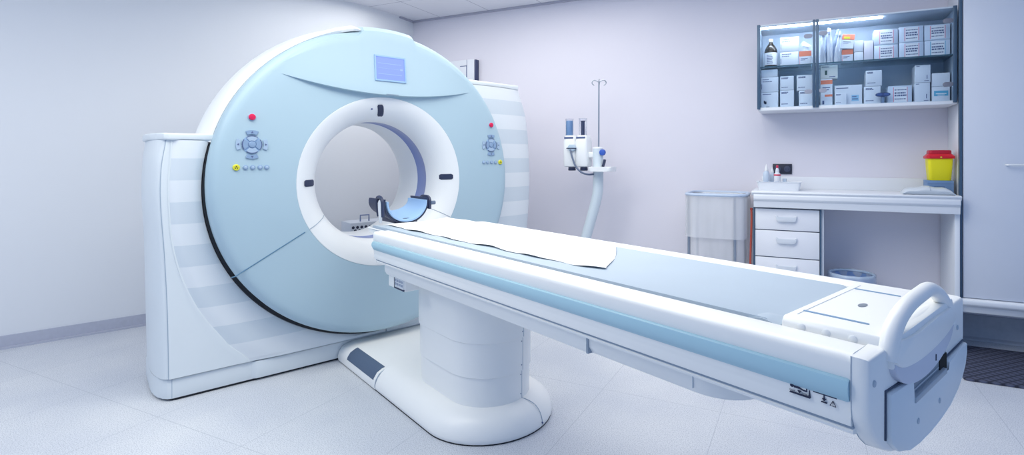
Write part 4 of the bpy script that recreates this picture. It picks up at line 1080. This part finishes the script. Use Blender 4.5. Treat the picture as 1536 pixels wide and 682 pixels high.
single('floor_mat', b, mat_mat(), 'dark ribbed entrance mat on the floor before the tall cupboard', 'mat', (5.1, -.54, 0), R)

# ---- contrast injector
YI = -.40
ij = thing('contrast_injector', 'white two-barrel contrast injector on a bent pole by the wall', 'injector', (2.25, YI, 0), R)
POLEW = mat('pole_pale_blue', (214, 226, 234), .35)
b = new(); tube(b, smooth_path([(2.15, YI, .09), (2.16, YI, .40), (2.185, YI, .56), (2.235, YI, .73), (2.288, YI, .92), (2.302, YI, 1.05), (2.300, YI, 1.34)], 8), .044, 18, radii=None); pole = part('pole', b, POLEW, ij)
b = new(); lathe(b, [(.045, 1.335), (.045, 1.345), (.03, 1.352)], 2.300, YI, 20); part('pole_cap', b, WHITE, pole)
b = new()
for k in range(5):
    a = 2*pi*k/5+.3; tube(b, [(2.15, YI, .10), (2.15+.12*cos(a), YI+.12*sin(a), .085), (2.15+.25*cos(a), YI+.25*sin(a), .065)], .02, 8)
ft = part('star_base', b, POLEW, ij)
for k in range(5):
    a = 2*pi*k/5+.3; cx_, cy_ = 2.15+.25*cos(a), YI+.25*sin(a)
    b = new(); tube(b, [(cx_-.012, cy_, .03), (cx_+.012, cy_, .03)], .03, 14); part('caster', b, DARK, ft)
b = new(); tube(b, [(2.303, YI+.01, 1.34), (2.305, YI+.01, 1.90)], .0065, 10); rod = part('drip_rod', b, STEEL, ij)
for dx, dy in ((-.05, -.015), (.05, .02), (.02, -.04), (-.015, .04)):
    b = new(); tube(b, smooth_path([(2.305, YI+.01, 1.893), (2.305+dx*.6, YI+.01+dy*.6, 1.912), (2.305+dx, YI+.01+dy, 1.905), (2.305+dx*1.1, YI+.01+dy*1.1, 1.885), (2.305+dx*.75, YI+.01+dy*.75, 1.868)], 4), .0045, 6); part('drip_hook', b, STEEL, rod)
for cx_ in (2.062, 2.172):
    b = new()
    def hr_(k, z, dx=0): return [(cx_+dx+x*k, YI-.0+y*k, z) for x, y in rrect(-.055, .055, -.07, .07, .025, 4)]
    loft(b, [hr_(.8, 1.183), hr_(.95, 1.19), hr_(1, 1.21), hr_(1, 1.40), hr_(.9, 1.42), hr_(.78, 1.445), hr_(.7, 1.45)]); hd_ = part('injector_head', b, WHITE, ij)
    b = new(); rg_ = [(.030, 1.152), (.033, 1.158), (.030, 1.186)]; lathe(b, rg_, cx_+.01, YI-.02, 18); part('head_knob', b, NAVY, hd_, 'navy knob')
    b = new(); box(b, cx_-.044, cx_+.036, YI-.0645, YI-.054, 1.422, 1.438, .001); part('scale_print', b, INKB, hd_)
    b = new()
    xc_ = cx_ + (-.018 if cx_ < 2.1 else -.004)
    lathe(b, [(.033, 1.448), (.034, 1.45), (.034, 1.585), (.036, 1.588), (.036, 1.594), (.033, 1.594)], xc_, YI-.01, 20); part('syringe_barrel', b, glass('syringe_clear', (246, 248, 252), .05), hd_)
    b = new()
    if cx_ < 2.1: lathe(b, [(.029, 1.45), (.030, 1.453), (.030, 1.575), (.028, 1.578)], xc_, YI-.01, 18); part('syringe_fill', b, mat('fill_blue', (136, 172, 214), .4), hd_)
    else: lathe(b, [(.016, 1.45), (.016, 1.565), (.02, 1.568), (.02, 1.574)], xc_, YI-.01, 16); part('plunger', b, mat('plunger_dark', (66, 74, 106), .4), hd_)
b = new(); box(b, 2.10, 2.135, YI-.05, YI+.05, 1.23, 1.40, .01); part('bridge', b, WHITE, ij)
b = new(); prism(b, [(2.055, 1.345), (2.075, 1.372), (2.115, 1.372), (2.135, 1.345), (2.115, 1.318), (2.075, 1.318)], 'y', YI-.09, YI-.06, .005, 2); hub = part('valve_block', b, mat('valve_grey', (176, 196, 212), .3), ij)
b = new(); box(b, 2.05, 2.14, YI-.092, YI-.085, 1.336, 1.344, .002); part('valve_lever', b, NAVY, hub)
b = new(); tube(b, smooth_path([(2.085, YI-.085, 1.33), (2.105, YI-.095, 1.27), (2.14, YI-.10, 1.19), (2.19, YI-.095, 1.14), (2.24, YI-.07, 1.122), (2.275, YI-.03, 1.124)], 6), .008, 8); part('cable', b, mat('cable_slate', (96, 110, 136), .4), ij)
b = new(); box(b, 2.20, 2.27, YI-.03, YI+.03, 1.26, 1.31, .012, 3); part('head_arm', b, WHITE, ij)
b = new(); disc_y(b, 2.352, 1.305, .026, YI-.02, .026, 20); tube(b, [(2.32, YI-.02, 1.305), (2.352, YI-.03, 1.305)], .008, 8); part('clamp_knob', b, mat('royal_blue', (52, 92, 186), .35), ij, 'blue knob')
b = new(); prism(b, [(x, y+YI) for x, y in rrect(2.255, 2.455, -.13, .05, .035, 5)], 'z', 1.148, 1.186, .008, 3); tr = part('side_tray', b, WHITE, ij)
b = new(); tube(b, [(2.352, YI-.02, 1.187), (2.365, YI-.025, 1.22), (2.372, YI-.03, 1.245)], .012, 8); part('tray_peg', b, NAVY, tr)

# ---- light box on the back wall, partly hidden by the scanner
lx = thing('wall_light_box', 'shallow white wall-mounted viewing box behind the scanner shoulder', 'light box', (.72, -.03, 1.98), R)
b = new(); box(b, .50, .832, -.06, -.001, 1.98, 2.262, .003); part('housing', b, mat('lightbox_white', (224, 228, 236), .45), lx)
b = new(); box(b, .8335, .850, -.055, -.001, 1.985, 2.258, .001); part('side_rail', b, mat('rail_navy', (52, 62, 100), .4), lx)
b = new(); box(b, .742, .746, -.0615, -.058, 1.98, 2.262); box(b, .66, .742, -.0615, -.058, 2.196, 2.203); box(b, .738, .745, -.063, -.058, 2.0, 2.203); part('panel_joint', b, INKB, lx)

# ---- trolley with perforated box behind the scanner, seen through the bore
tx0, tx1, ty0 = .15, .66, 1.22
tl = thing('trolley', 'low white trolley behind the scanner under the perforated box', 'trolley', (.4, 1.4, 0), G)
b = new(); box(b, tx0, tx1, ty0, 1.62, .555, .575, .004); part('tabletop', b, LAM, tl)
b = new(); box(b, tx0+.02, tx1-.02, ty0+.02, 1.60, .16, .18, .004); part('lower_shelf', b, LAM, tl)
for x in (tx0+.025, tx1-.025):
    for y in (ty0+.025, 1.595):
        b = new(); tube(b, [(x, y, .05), (x, y, .556)], .012, 10); lg = part('leg', b, STEEL, tl)
        b = new(); tube(b, [(x-.012, y, .028), (x+.012, y, .028)], .028, 12); part('caster', b, DARK, lg)
pb = thing('perforated_box', 'white perforated metal box with top handle seen through the bore', 'perforated box', (.40, 1.33, .5755), G)
b = new(); box(b, .225, .60, 1.23, 1.45, .5755, .712, .006); pbb = part('box_body', b, mat('box_white_metal', (214, 220, 230), .4), pb)
for r in range(4):
    for k in range(9):
        if (k+r) % 1 == 0 and k < 9:
            b = new(); x = .248 + .036*k + (.018 if r % 2 else 0); z = .672 - .028*r
            disc_y(b, x, z, .0125, 1.2312, .0016, 12, .1); part('hole', b, mat('hole_dark', (46, 52, 76), .8), pbb)
b = new(); tube(b, [(.335, 1.30, .71), (.335, 1.30, .765), (.41, 1.30, .765), (.41, 1.30, .71)], .0065, 8); part('carry_handle', b, mat('handle_slate', (120, 134, 172), .4), pb)

# ================================================================== LIGHT
def area(name, fr, p, size, power, color=(1, 1, 1), size_y=None):
    l = bpy.data.lights.new(name, 'AREA'); l.energy = power; l.color = color; l.shape = 'RECTANGLE'; l.size = size; l.size_y = size_y or size
    o = bpy.data.objects.new(name, l); COL.objects.link(o); o.location = fr.w(p); o.rotation_euler = (0, 0, fr.a); return o
for x, y, p, c in ((2.9, -2.3, 15, (1, .985, .90)), (1.9, -3.4, 20, (1, .985, .89)), (.5, -4.7, 22, (1, .985, .91)), (2.1, -1.1, 8, (1, .965, .90)), (3.9, -1.7, 11, (1, .965, .93)), (.75, -1.3, 9, (1, .99, .94))):
    area('ceiling_lamp_and_fill', R, (x, y, HC-.03), 1.3, p, c)  # unseen; some read off the light, others added to fill walls and bore
w = bpy.data.worlds.new('room_ambient'); SC.world = w; w.use_nodes = True
bg = w.node_tree.nodes['Background']; bg.inputs['Color'].default_value = srgb(160, 196, 250); bg.inputs['Strength'].default_value = .41

# ================================================================== CAMERA
cam = bpy.data.cameras.new('camera'); co = bpy.data.objects.new('camera', cam); COL.objects.link(co)
co.location = (0, 0, 1.26); co.rotation_euler = (radians(90), 0, 0)
cam.sensor_fit = 'HORIZONTAL'; cam.sensor_width = 36; cam.lens = 787/1536*36
cam.shift_x = (768-840.4)/1536; cam.shift_y = -(341-236.6)/1536; cam.clip_start = .02
SC.camera = co
SC.view_settings.view_transform = 'Standard'; SC.view_settings.look = 'None'; SC.view_settings.gamma = 1
SC.view_settings.use_curve_mapping = False; SC.view_settings.exposure = 0.6
SC.cycles.max_bounces = 10; SC.cycles.transparent_max_bounces = 16
